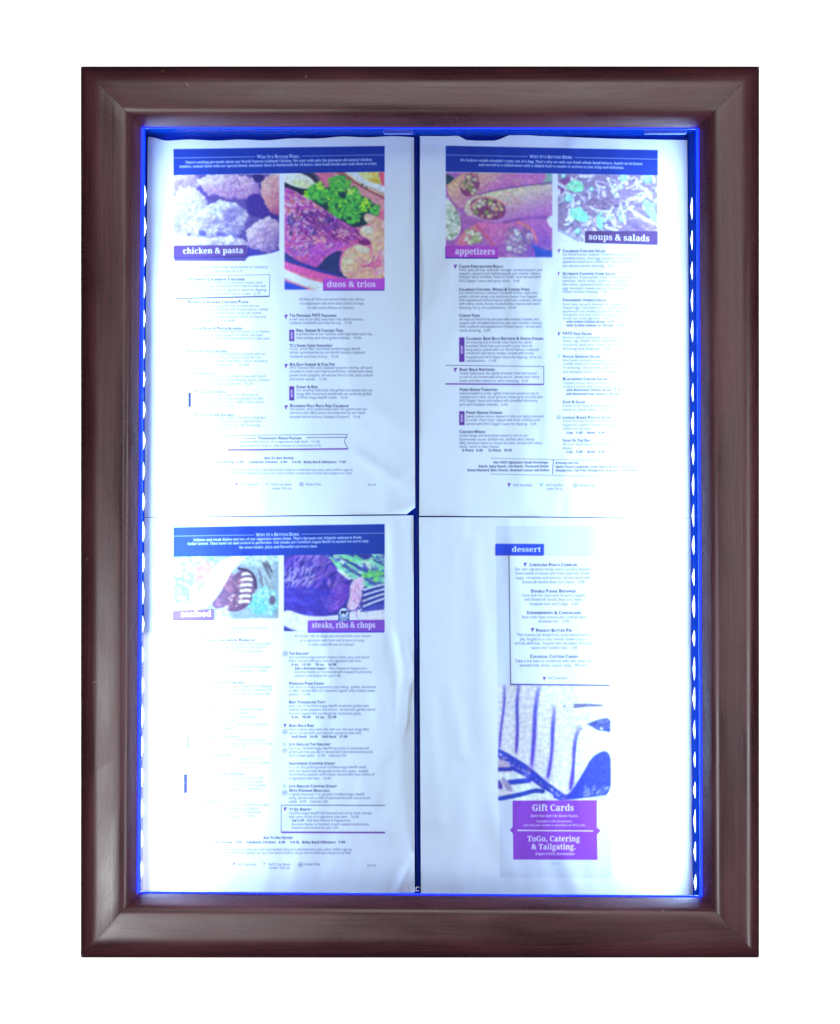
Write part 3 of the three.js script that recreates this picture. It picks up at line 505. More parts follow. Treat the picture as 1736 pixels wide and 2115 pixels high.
// the pictures are soft and mottled like enlarged prints
function soften(c, boxes) {
  const cv = c.canvas, [o, oc] = canvas(cv.width, cv.height); oc.filter = 'blur(2.8px)'; oc.drawImage(cv, 0, 0);
  c.save(); const m = c.getTransform(), ox = m.e, oy = m.f; c.setTransform(1, 0, 0, 1, 0, 0);
  for (const [x0, y0, x1, y1] of boxes) {
    const X = Math.round(x0 * K + ox), Y = Math.round(y0 * K + oy), W = Math.round((x1 - x0) * K), H = Math.round((y1 - y0) * K), im = oc.getImageData(X, Y, W, H), d = im.data;
    for (let y = 0; y < H; y++) for (let x = 0; x < W; x++) {
      const i = (y * W + x) * 4; if (d[i] > 233 && d[i + 1] > 233 && d[i + 2] > 233) continue;
      const k = 1 + 0.12 * noise.noise(x * 0.06, y * 0.06, x0) + 0.1 * noise.noise(x * 0.16, y * 0.16, y0) + 0.06 * noise.noise(x * 0.4, y * 0.4, 3), h = 0.05 * noise.noise(x * 0.05, y * 0.05, 9.1);
      d[i] = Math.min(255, d[i] * (k + h)); d[i + 1] = Math.min(255, d[i + 1] * k); d[i + 2] = Math.min(255, d[i + 2] * (k - h));
    }
    c.putImageData(im, X, Y);
  }
  c.restore();
}
const drawMains = (c) => {
  view(c, 180, 140, 3.338, chicken, [[852, 985], [1732, 985], [1732, 1720], [856, 1720]]);
  view(c, 680, 300, 4.34, duo, [[138, 565], [1222, 560], [1222, 1840], [138, 1840]]);
  soften(c, [[359, 354, 577, 536], [587, 354, 795, 601]]);
  banner(c, [[359, 308], [795, 301.5], [795, 354.5], [359, 361.5]], [531, 620, 327], [["There's nothing pre-made about our World Famous Calabash Chicken. We start with only the plumpest all-natural chicken", 383, 769, 338], ['tenders, season them with our special blend, marinate them in buttermilk for 24 hours, then hand bread and cook them to order.', 371, 781, 346.5]], 7.6);
  view(c, 180, 140, 3.338, () => label(c, [[854, 1582], [1462, 1578], [1462, 1668], [854, 1682]], 'rgb(96,66,130)', 'chicken & pasta', 926, 1432, 1650, 66, 'rgb(60,50,130)', -0.01));
  view(c, 680, 300, 4.34, () => label(c, [[562, 1724], [1226, 1720], [1226, 1838], [562, 1838]], 'rgb(198,74,200)', 'duos & trios', 597, 1128, 1814, 92, 'rgb(96,50,170)'));
  view(c, 400, 640, 3.205, () => {
    body(c, [['Add a bowl of soup or side salad (House or Caesar) to', 235, 864, 98, 'i'], ['any entrée for 3.79', 438, 660, 130, 'i']], 29);
    rule(c, 115, 160, 760, 152, 2.5, DARK); rule(c, 760, 152, 880, 148, 2.5, DARK); rule(c, 882, 148, 878, 318, 3, DARK); rule(c, 115, 341, 878, 323, 8, DARK);
    flag(c, 180, 186, 16, 24); flag(c, 180, 580, 16, 22); flag(c, 172, 1266, 20, 24, PALE);
    const L = [['Ultimate Calabash Chicken', 220, 680, 196, 'h'], ['Our signature dish. Tender, juicy all-natural chicken, hand', 222, 824, 222], ['breaded in our own house blend then fried to order and', 222, 846, 250], ['served with your choice of signature sauce for dipping.', 222, 858, 280], ['Includes cole slaw and french fries or a side.  12.79', 222, 806, 312],
      ['Barbecue Glazed Chicken Plate', 222, 712, 378, 'h'], ['Marinated chicken breast grilled then brushed with our', 222, 800, 408], ['honey BBQ sauce and topped with smoked bacon, melted', 222, 868, 438], ['Monterey Jack cheese and green onions. Served with mashed', 222, 814, 466], ['potatoes, steamed broccoli and your choice of soup and', 222, 850, 496], ['side salad.   12.49', 222, 598, 528],
      ['Chicken Bowtie Pasta Alfredo', 222, 664, 590, 'h'], ['Grilled chicken tossed with bow tie pasta in a creamy', 222, 880, 614], ['alfredo sauce with fresh spinach, tomatoes and basil', 222, 826, 642], ['parmesan cheese. Served with toasted bread and a side salad', 222, 880, 670], ['or Caesar.   11.99', 222, 416, 708],
      ['Peach Glazed Chicken', 222, 540, 772, 'h'], ['Two seasoned chicken breasts grilled and glazed with our', 222, 846, 794], ['peach sauce, served with cinnamon apples and garden rice', 222, 806, 822], ['medley and freshly steamed vegetables. One or two pieces', 222, 864, 850], ['of chicken on request.   10.99', 222, 716, 882],
      ['Chicken Tender Plate', 222, 450, 950, 'h'], ['Five hand breaded tenders fried golden brown with french', 222, 850, 972], ['fries, cole slaw and choice of two dipping sauces. A house', 222, 880, 1002], ['favorite since the day we opened.   10.29', 222, 748, 1032],
      ['Pecan Chicken Fresca', 280, 530, 1098, 'h'], ['Lightly pan seared pecan crusted chicken with a touch of', 280, 786, 1122], ['honey mustard and served over garden rice with', 280, 830, 1150], ['fresh steamed broccoli in a light cream sauce', 280, 832, 1178], ['and tomatoes.   11.99', 280, 590, 1212],
      ['Lite Grilled Chicken and Vegetables', 222, 600, 1282, 'h'], ['Marinated breast of chicken lightly seasoned and grilled', 222, 848, 1304], ['over an open flame with steamed seasonal vegetables and', 222, 812, 1334], ['a garden side salad. Ask for our lite dressing.', 222, 808, 1364], ['And 510.   10.99   Calories 498', 222, 556, 1398]];
    body(c, L, 27); tag(c, 228, 1094, 250, 1210, DARK, false);
  });
  view(c, 690, 720, 3.646, () => {
    body(c, [['All Duos & Trios are served with your choice', 206, 808, 112, 'i'], ['of a signature side item and a bowl of soup', 214, 798, 151, 'i'], ['or side salad (House or Caesar).', 288, 716, 190, 'i'], ['The Original FATZ Smashers', 126, 555, 262, 'h'], ['A half rack of our BBQ baby back ribs, World Famous', 124, 797, 295], ['Calabash Chicken® and fried shrimp.   17.99', 124, 692, 329],
      ['Ribs, Shrimp & Chicken Trio', 185, 614, 399, 'h'], ['A perfect mix of our Carolina Gold style baby back ribs,', 185, 884, 431], ['fried shrimp and citrus grilled chicken.   19.99', 185, 778, 466], ["TC's Shark Creek Smashers*", 124, 520, 536, 'h'], ['A 6 oz. sirloin filet, marinated Certified Angus Beef®', 126, 772, 566], ['sirloin, accompanied by our World Famous Calabash', 126, 812, 598], ['Chicken® and fried shrimp.   15.99', 126, 570, 636],
      ['Big Easy Shrimp & Fish Fry', 126, 540, 708, 'h'], ['FATZ Famous Fish and Calabash popcorn shrimp, all hand', 126, 878, 738], ['breaded to order and fried to perfection. Served with sweet', 126, 886, 771], ['potato hush puppies, all natural french fries, and cocktail', 126, 886, 805], ['and tartar sauces.   13.49', 126, 464, 840],
      ['Steak* & Ribs', 187, 384, 914, 'h'], ['Our amazing baby back ribs grilled and basted with our', 187, 884, 942], ['tangy BBQ sauce and served with our perfectly grilled', 187, 872, 975], ['Certified Angus Beef® sirloin.   18.99', 187, 656, 1008], ['Bourbon Half Rack and Calabash', 128, 666, 1085, 'h'], ['The tender, slow cooked baby back ribs glazed with our', 128, 834, 1114], ['Carolina style BBQ sauce, accompanied by our hand', 128, 812, 1148], ['breaded World Famous Calabash Chicken®.   15.49', 128, 770, 1184]], 31);
    for (const y of [244, 692, 1068]) flag(c, 80, y, 30, 42); tag(c, 123, 380, 168, 484); tag(c, 123, 896, 168, 1024);
    // ribbon
    rule(c, -470, 1345, 655, 1333, 4, BODY); rule(c, -440, 1476, 655, 1466, 12, PURPLE); c.strokeStyle = DARK; c.lineWidth = 4; c.beginPath(); c.moveTo(650, 1334); c.lineTo(624, 1400); c.lineTo(660, 1466); c.stroke(); rule(c, 280, 1364, 650, 1360, 4, DARK); rule(c, -300, 1372, -180, 1370, 4, DARK);
    body(c, [["Fisherman's Bread Feature", -160, 234, 1378, 'h'], ['Served with choice of a signature side item   11.99', -330, 402, 1410], ['add a bowl of soup or side (House or Caesar) for 3.79', -340, 410, 1445], ['Add to Any Entrée', -105, 166, 1560, 'h'], ['Fried Shrimp   3.99      Calabash Chicken   4.99     1/4 lb.', -570, 236, 1596, 'b'], ['Baby Back Ribtizers   7.99', 252, 640, 1596, 'b'], ['*These items are cooked to order and may contain raw or undercooked ingredients. Eating raw or undercooked meats, poultry, seafood, shellfish or eggs may', -620, 702, 1666], ['increase your risk of foodborne illness, especially if you have certain medical conditions. Ask your server for details about allergens on our menu.', -620, 700, 1696],
      ['FATZ Favorites!', -330, -160, 1800], ['FATZ Lite Bites', -46, 146, 1800], ['Under 550 cal.', -40, 148, 1835], ['Gluten Free', 270, 412, 1798], ['01/14', 842, 914, 1802]], 27);
    flag(c, -368, 1778, 22, 26); flag(c, -88, 1778, 20, 26, PALE); ring(c, 234, 1788, 17);
  });
};
const drawStarters = (c) => {
  view(c, 1080, 300, 2.63, wraps, [[92, 343], [792, 350], [792, 902], [92, 904]]);
  view(c, 1080, 300, 2.63, salad, [[828, 352], [1484, 362], [1484, 816], [828, 792]]);
  soften(c, [[921, 354, 1142, 533], [1152, 354, 1359, 506]]);
  banner(c, [[921, 301], [1359, 310], [1359, 362], [921, 354.5]], [1094, 1184, 326.5], [["We believe salads shouldn't come out of a bag. That's why we only use fresh whole head lettuce, hand cut in-house", 951, 1328, 333], ['and served in a chilled bowl with a chilled fork to ensure it arrives to you crisp and delicious.', 989, 1290, 342.5]], 7.4);
  view(c, 1080, 300, 2.63, () => { label(c, [[92, 824], [438, 830], [438, 904], [92, 902]], 'rgb(190,70,190)', 'appetizers', 152, 416, 882, 58, 'rgb(70,44,160)', 0.01); label(c, [[1010, 730], [1486, 730], [1486, 814], [1010, 800]], 'rgb(92,62,116)', 'soups & salads', 1030, 1432, 786, 56, 'rgb(76,60,120)', 0.03); });
  view(c, 1100, 620, 3.303, () => {
    body(c, [['Cajun Firecracker Rolls', 158, 522, 162, 'h'], ['Fried, spicy shrimp, andouille sausage, sauteed peppers and', 158, 844, 190], ['peppers, spinach and melted pepper jack cheese rolled in', 158, 836, 220], ['tomato basil tortillas, fried to order and served with', 158, 836, 249], ['FATZ Dippin’ Sauce and spicy ranch.   9.49', 158, 658, 280], ['Calabash Chicken, Wings & Cheese Fries', 158, 742, 352, 'h'], ['Our World Famous Calabash Chicken® Buffalo style mini', 158, 806, 380], ['jumbo chicken wings and delicious cheese fries topped', 158, 802, 410], ['with applewood smoked bacon and fresh scallions. Served', 158, 842, 440], ['with celery sticks, honey mustard, bleu cheese and ranch', 158, 830, 470], ['dressing. Sorry, no substitutions.   10.99', 158, 630, 502],
      ['Cheese Fries', 160, 332, 568, 'h'], ['All-natural french fries drizzled with melted cheddar and', 160, 818, 598], ['topped with shredded Monterey Jack and Cheddar cheeses,', 160, 850, 628], ['fresh scallions and applewood smoked bacon. Served with', 160, 842, 658], ['ranch dressing.   6.99', 160, 416, 690], ['Calabash, Baby Back Ribtizers & Onion Straws', 216, 856, 758, 'h'], ['An amazing trio of tender baby back ribs lightly', 216, 762, 788], ['breaded, hand fried and tossed in your favorite', 216, 764, 818], ['wing sauce, paired with our World Famous Calabash', 216, 820, 848], ['Chicken® and Onion Straws. Served with honey', 216, 776, 878], ['mustard and FATZ Dippin’ Sauce for dipping. Sorry, no', 216, 840, 910], ['substitutions.   11.99', 216, 466, 940],
      ['Baby Back Ribtizers', 162, 456, 1014, 'h'], ['Tender baby back ribs lightly breaded, fried and tossed', 162, 800, 1044], ['in one of our homemade wing sauces. Served with celery', 162, 824, 1074], ['sticks and bleu cheese or ranch dressing.   8.99', 162, 730, 1106], ['Fried Green Tomatoes', 162, 478, 1180, 'h'], ['Hand breaded to order, lightly fried and served on top of', 162, 816, 1210], ['roasted corn relish, stone ground cheese grits drizzled with', 162, 850, 1240], ['FATZ Dippin’ Sauce and topped with shredded Monterey', 162, 806, 1270], ['Jack and Cheddar cheeses.   6.49', 162, 560, 1302], ['Fried Onion Straws', 216, 518, 1370, 'h'], ['Sweet yellow onions dipped in milk and lightly breaded', 216, 858, 1400], ['to order. Flash fried, topped with fresh scallions and', 216, 826, 1430], ['served with FATZ Dippin’ Sauce for dipping.   5.49', 216, 798, 1462],
      ['Chicken Wings', 162, 376, 1528, 'h'], ['Jumbo wings and drumettes tossed in one of our', 162, 724, 1558], ['homemade sauces: Buffalo Hot, Buffalo Mild, Honey', 162, 782, 1590], ['BBQ, Bourbon Sweet or House Dry Rub. Served with celery', 162, 846, 1620], ['sticks, ranch or bleu cheese.', 162, 494, 1650], ['8 Piece   8.49      12 Piece   10.99', 186, 596, 1680, 'b'], ['Our FATZ Signature Salad Dressings:', 442, 900, 1780, 'b'], ['Ranch, Spicy Ranch, Lite Ranch, Thousand Island,', 320, 904, 1812, 'b'], ['Honey Mustard, Bleu Cheese, Gourmet Caesar and Italian', 226, 906, 1844, 'b'], ['FATZ Favorites!', 604, 764, 1968], ['FATZ Lite Bites', 876, 1020, 1968], ['Under 550 cal.', 882, 1020, 1998]], 28);
    for (const [x, y] of [[116, 138], [116, 990]]) flag(c, x, y, 28, 36); flag(c, 560, 1942, 26, 34); flag(c, 828, 1944, 22, 30, PALE); tag(c, 160, 738, 204, 940); tag(c, 160, 1348, 204, 1462);
    rule(c, 48, 968, 858, 978, 4, BODY); rule(c, 858, 976, 858, 1128, 4, BODY); rule(c, 48, 1122, 856, 1126, 10, PURPLE);
    rule(c, 420, 1736, 1400, 1754, 3, BODY); rule(c, 420, 1866, 1400, 1886, 3, BODY); rule(c, 938, 1748, 930, 1868, 5, DARK);
  });
  view(c, 1370, 600, 3.205, () => {
    body(c, [['Calabash Chicken Salad', 118, 462, 98, 'h'], ['Our World Famous Calabash Chicken® fresh hand breaded,', 118, 740, 126], ['shredded cheese, diced eggs, tomatoes, onions, bacon and', 118, 746, 156], ['applewood smoked bacon crumbles with croutons. Served with', 118, 700, 184], ['our famous honey dressing.   9.49', 118, 530, 216], ['Ultimate Chopped Cobb Salad', 118, 540, 280, 'h'], ['Baby greens, chopped grilled chicken breast, tomatoes,', 118, 660, 308], ['avocado, black olives, scallions, crumbled', 118, 640, 336], ['bleu cheese, applewood smoked bacon, diced boiled', 118, 660, 366], ['egg, shredded cheese and our homemade', 118, 620, 396], ['honey mustard dressing.   9.99', 118, 476, 424],
      ['Strawberry Spinach Salad', 118, 470, 492, 'h'], ['Fresh baby spinach, strawberries, candied pecans,', 118, 690, 524], ['chopped eggs, fresh mushrooms, crumbled feta and', 118, 650, 552], ['applewood and smoked gouda with sweet onion', 118, 670, 580], ['vinaigrette and your choice of a grilled protein.', 118, 660, 608], ['sliced red onion garnish.   8.99', 118, 498, 638], ['with Grilled Chicken Breast   9.79', 148, 530, 664, 'b'], ['with Grilled Salmon or Shrimp   11.79', 148, 610, 694, 'b'], ['FATZ Side Salad', 118, 354, 760, 'h'], ['Romaine lettuce tossed with Caesar dressing,', 118, 610, 790], ['tomato, egg, cheddar cheese, applewood smoked bacon', 118, 710, 818], ['croutons and your choice of house made', 118, 690, 848], ['dressing and toppings.   4.49', 118, 506, 880],
      ['House Garden Salad', 118, 420, 944, 'h'], ['Mixed greens, tomatoes, cucumbers, red onion, shredded', 118, 680, 972], ['cheddar cheese and croutons with your choice', 118, 612, 1002], ['of dressing. Served with a warm roll', 118, 580, 1032], ['and whipped butter.   4.79   calories 420', 118, 610, 1066], ['Blackened Caesar Salad', 118, 480, 1124, 'h'], ['Chopped romaine hearts, parmesan, house made', 118, 610, 1154], ['croutons tossed with Caesar dressing', 118, 550, 1184], ['with Blackened Chicken Breast   9.79', 148, 580, 1212, 'b'], ['with Blackened Fresh Salmon or Shrimp   11.79', 148, 640, 1242, 'b'], ['Soup & Salad', 118, 300, 1308, 'h'], ['A bowl of our daily homemade soup with our', 118, 630, 1338], ['house or Caesar salad.   7.49', 118, 462, 1368],
      ['Loaded Baked Potato Soup', 118, 500, 1432, 'h'], ['Served thick and hot with crumbled applewood bacon,', 118, 680, 1460], ['topped with a blend of cheddar and Monterey Jack cheese', 118, 690, 1490], ['scallions and sour cream.', 118, 354, 1520], ['Cup   3.49     Bowl   4.49', 148, 458, 1552, 'b'], ['Soup of the Day', 118, 344, 1616, 'h'], ['Ask your server about our homemade special soup of the', 118, 750, 1646], ['day.', 118, 206, 1676], ['Cup   3.49     Bowl   4.49', 148, 458, 1706, 'b'], ['All dressings made fresh', 60, 246, 1794, 'b'], ['Sweet Potato Casserole, Fresh Baked Breads, Cole Slaw, French', 60, 780, 1826, 'b'], ['Vinaigrette, Fat Free Vinaigrette, Balsamic and Raspberry', 60, 760, 1856, 'b'], ['Gluten Free', 250, 380, 1976]], 27);
    for (const [y, k] of [[74, 0], [258, 1], [740, 0]]) flag(c, 80, y, k ? 14 : 20, 30); flag(c, 80, 924, 16, 24, PALE); ring(c, 88, 1420, 16); ring(c, 220, 1968, 16);
  });
};
const drawSeafood = (c) => {
  view(c, 400, 1280, 2.63, seafood, [[88, 285], [782, 278], [782, 698], [88, 712]]);
  view(c, 400, 1280, 2.63, steak, [[815, 278], [1478, 272], [1478, 780], [815, 784]]);
  soften(c, [[358, 1142, 577, 1282], [586, 1142, 795, 1304]]);
  banner(c, [[358.5, 1089], [795, 1082.5], [795, 1144], [358.5, 1150]], [529, 620, 1108], [['Salmon and steak dishes are two of our signature menu items. That’s because our Atlantic salmon is fresh,', 400, 749, 1117.5], ['Cedar Grown. Then hand cut and cooked to perfection. Our steaks are Certified Angus Beef® to ensure we serve only', 388, 762, 1125.5], ['the most tender, juicy and flavorful cut every time.', 494, 657, 1133]], 7.4);
  view(c, 400, 1280, 2.63, () => {
    label(c, [[88, 650], [358, 636], [358, 704], [88, 708]], 'rgb(120,84,140)', 'seafood', 138, 340, 690, 52, 'rgb(90,70,140)', -0.02);
    label(c, [[976, 712], [1478, 708], [1478, 784], [976, 786]], 'rgb(138,72,186)', 'steaks, ribs & chops', 1000, 1418, 762, 54, 'rgb(64,50,190)');
    c.fillStyle = 'rgb(84,110,160)'; c.beginPath(); c.moveTo(1172, 716); c.lineTo(1172, 670); c.arc(1210, 668, 38, Math.PI, 0); c.lineTo(1248, 716); c.fill(); c.fillStyle = 'rgb(214,220,232)'; c.beginPath(); c.arc(1210, 660, 29, 0, 7); c.fill();
    c.fillStyle = 'rgb(30,40,90)'; poly(c, [[1190, 650], [1222, 650], [1230, 644], [1236, 654], [1224, 662], [1222, 676], [1216, 676], [1214, 666], [1200, 666], [1198, 676], [1192, 676]]); c.fill(); text(c, 'CERTIFIED', 1178, 1242, 698, 16, 'rgb(220,226,240)', SERIF, 'bold'); text(c, 'BEEF', 1190, 1230, 713, 15, 'rgb(220,226,240)', SERIF, 'bold');
  });
  view(c, 400, 1560, 3.11, () => {
    body(c, [['Add a bowl of soup or side salad (House or Caesar)', 240, 838, 40, 'i'], ['to any entrée for 3.79', 440, 672, 70, 'i'], ['Cedar Plank Salmon Ranch', 210, 736, 134, 'h'], ['Fresh Atlantic Salmon fillet marinated then fire grilled', 210, 862, 162], ['on a cedar plank, served with a signature side item of', 210, 830, 190], ['rice and seasonal vegetables for your enjoyment.', 210, 804, 220], ['Calories 480.   15.49', 210, 450, 250], ['Salmon Filet', 210, 470, 318, 'h'], ['Fresh Atlantic fillet brushed with lemon and fire grilled', 210, 862, 342], ['with your choice of signature side item.   14.99', 210, 830, 372], ['Grilled Shrimp & Tilapia Stonecrest', 210, 660, 464, 'h'], ['Two tilapia fillets, shrimp skewers with scampi butter, blending', 210, 870, 492], ['sun dried tomatoes, spinach, garlic and our seasonal mix', 210, 872, 520], ['vegetables over a bed of garden rice. Ask us for lite.', 210, 862, 550], ['13.99', 210, 434, 580],
      ['Popcorn Shrimp', 210, 434, 644, 'h'], ['Calabash style popcorn shrimp, hand breaded to order', 210, 806, 672], ['and fried golden brown in the Carolina tradition', 210, 690, 700], ['with hush puppies, cole slaw, French fries and cocktail', 210, 760, 730], ['sauce for dipping and lemon wedge', 210, 586, 760], ['One side of your choice or signature side item and soup salad.', 210, 846, 788], ['Half   9.99     Full   12.49', 240, 552, 818, 'b'], ['Lite Baja Style Grilled Tilapia Tacos', 260, 612, 882, 'h'], ['Light, flaky white fish perfectly seasoned and topped', 260, 824, 910], ['with slaw and salsa. Served with garden rice and fresh fruit', 260, 874, 940], ['and vegetables.   9.99   Calories 480', 260, 676, 968],
      ['Calabash Popcorn Shrimp', 210, 548, 1028, 'h'], ['A generous portion of our shrimp hand breaded and fried', 205, 780, 1056], ['Served with your choice of a signature side item and our signature', 205, 850, 1086], ['cocktail sauce.   11.49', 205, 410, 1116], ['Parmesan Crusted Tilapia FATZ Fish', 238, 652, 1176, 'h'], ['Light and delicious, our tilapia fillets are crusted with', 238, 806, 1204], ['panko, parmesan, cream, parmesan cheese and topped', 238, 798, 1232], ['with a tomato basil garlic lemon sauce. Served with garden', 238, 824, 1262], ['rice and a side of vegetables, our delicious', 238, 804, 1292], ['signature side item.   12.99', 238, 540, 1322], ['Buffalo Shrimp & Grits', 200, 490, 1386, 'h'], ['Our version of the low country classic. Tossed shrimp and', 200, 846, 1414], ['grits topped with smoked bacon, peppers and scallions', 200, 770, 1444], ['applewood smoked bacon, Cheddar and our homemade', 200, 790, 1472], ['mushroom gravy and Parmesan cheeses.   12.99', 200, 726, 1502]], 27);
    tag(c, 206, 876, 232, 966, PALE, false); tag(c, 186, 1166, 214, 1314, DARK, false);
  });
  view(c, 690, 1570, 5.425, () => {
    body(c, [['All steaks, ribs & chops are served with your choice', 246, 1284, 124, 'i'], ['of a signature side item and a bowl of soup', 326, 1200, 182, 'i'], ['or side salad (House or Caesar).', 436, 1070, 238, 'i'], ['Top Sirloin*', 178, 454, 362, 'h'], ['Our Certified Angus Beef® sirloin is thick, juicy and full of', 178, 1266, 412], ['flavor. Served with your favorite signature side item.', 178, 1164, 462], ['8 oz.   12.99     10 oz.   14.99', 212, 822, 510, 'b'], ['Add a delicious topper:', 256, 692, 562, 'b'], ['Bleu Cheese & Peppercorn,', 720, 1244, 562], ['Bourbon Butter or Smothered with roasted mushrooms,', 256, 1310, 612], ['peppers and onions for just 1.99.', 256, 888, 662], ['Premium Pork Chops', 178, 656, 770, 'h'], ['Two bone-in chops prepared to your liking - grilled, blackened', 178, 1356, 816], ['or BBQ. Served with our cinnamon apples and a baked sweet', 178, 1346, 866], ['potato.   12.49', 178, 466, 914],
      ['Beef Tenderloin Tips*', 178, 676, 1022, 'h'], ['Juicy cuts of Certified Angus Beef® tenderloin grilled with', 178, 1266, 1072], ['roasted green peppers and onions, served over garden blend', 178, 1350, 1122], ['rice and topped with our Burgundy mushroom gravy.', 178, 1164, 1172], ['8 oz.   10.49     12 oz.   12.99', 214, 822, 1222, 'b'], ['Baby Back Ribs', 178, 522, 1340, 'h'], ['Slow cooked, baby back ribs with our rich and tangy BBQ', 178, 1264, 1390], ['sauce. Served with your favorite signature side item.', 178, 1172, 1440], ['Half Rack   14.99     Full Rack   17.99', 214, 972, 1488, 'b'], ['Lite Grilled Top Sirloin*', 178, 748, 1594, 'h'], ['Our 6 oz. Certified Angus Beef® top sirloin is seasoned and', 178, 1262, 1646], ['grilled just how you like it. Served with fresh steamed broccoli', 178, 1310, 1696], ['and a small salad.   12.99    Calories 510', 178, 956, 1746]], 46);
    ring(c, 128, 348, 32); ring(c, 126, 1404, 30); ring(c, 124, 1660, 28, BODY); flag(c, 106, 1302, 40, 50); flag(c, 104, 1560, 34, 44, PALE);
  });
  view(c, 690, 1860, 5.425, () => {
    body(c, [['Smothered Chopped Steak*', 178, 808, 280, 'h'], ['A 12 oz. fire grilled ground Certified Angus Beef® steak,', 178, 1234, 330], ['with our housemade Burgundy mushroom gravy, roasted', 178, 1252, 380], ['mushrooms, peppers and onions. Served with your choice of', 178, 1338, 428], ['a signature side item.   10.99', 178, 748, 480], ['Lite Grilled Chopped Steak*', 178, 832, 588, 'h'], ['with Steamed Broccoli', 178, 728, 646, 'h'], ['A lightly seasoned 7 oz. ground Certified Angus Beef®', 178, 1202, 696], ['patty, served with a side of steamed broccoli and a small', 178, 1278, 746], ['salad.   8.99    Calories 502', 178, 710, 796], ['11 oz. Ribeye*', 180, 484, 902, 'h'], ['Certified Angus Beef® full flavored and cut by hand. Served', 178, 1296, 952], ['with your choice of a signature side item.   18.99', 178, 1124, 1002], ['Top it off:', 216, 390, 1050, 'b'], ['Add Bleu Cheese & Peppercorn,', 416, 1022, 1050], ['Bourbon Butter or Smother it with roasted mushrooms,', 216, 1270, 1102], ['peppers and onions for just 1.99.', 216, 854, 1150],
      ['Add to Any Entrée', -170, 234, 1286, 'h'], ['Fried Shrimp   3.99     Calabash Chicken   4.99     1/4 lb.', -880, 330, 1346, 'b'], ['Baby Back Ribtizers   7.99', 356, 942, 1346, 'b'], ['*These items are cooked to order and may contain raw or undercooked ingredients. Eating raw or undercooked meats, poultry, seafood, shellfish or eggs may', -960, 1030, 1446], ['increase your risk of foodborne illness, especially if you have certain medical conditions. Ask your server for details about allergens on our menu.', -960, 1026, 1492], ['FATZ Favorites!', -520, -260, 1650], ['FATZ Lite Bites', -100, 198, 1650], ['Under 550 cal.', -90, 198, 1696], ['Gluten Free', 386, 600, 1646], ['01/14', 1242, 1352, 1662]], 46);
    flag(c, -580, 1610, 30, 42); flag(c, -170, 1610, 28, 42, PALE); flag(c, 104, 556, 34, 46, PALE); ring(c, 122, 660, 32); flag(c, 106, 858, 44, 56); ring(c, 336, 1636, 30);
    rule(c, 72, 828, 1480, 832, 9, BODY); rule(c, 74, 828, 74, 1190, 7, BODY); rule(c, 74, 1196, 1482, 1200, 20, PURPLE);
  });
};
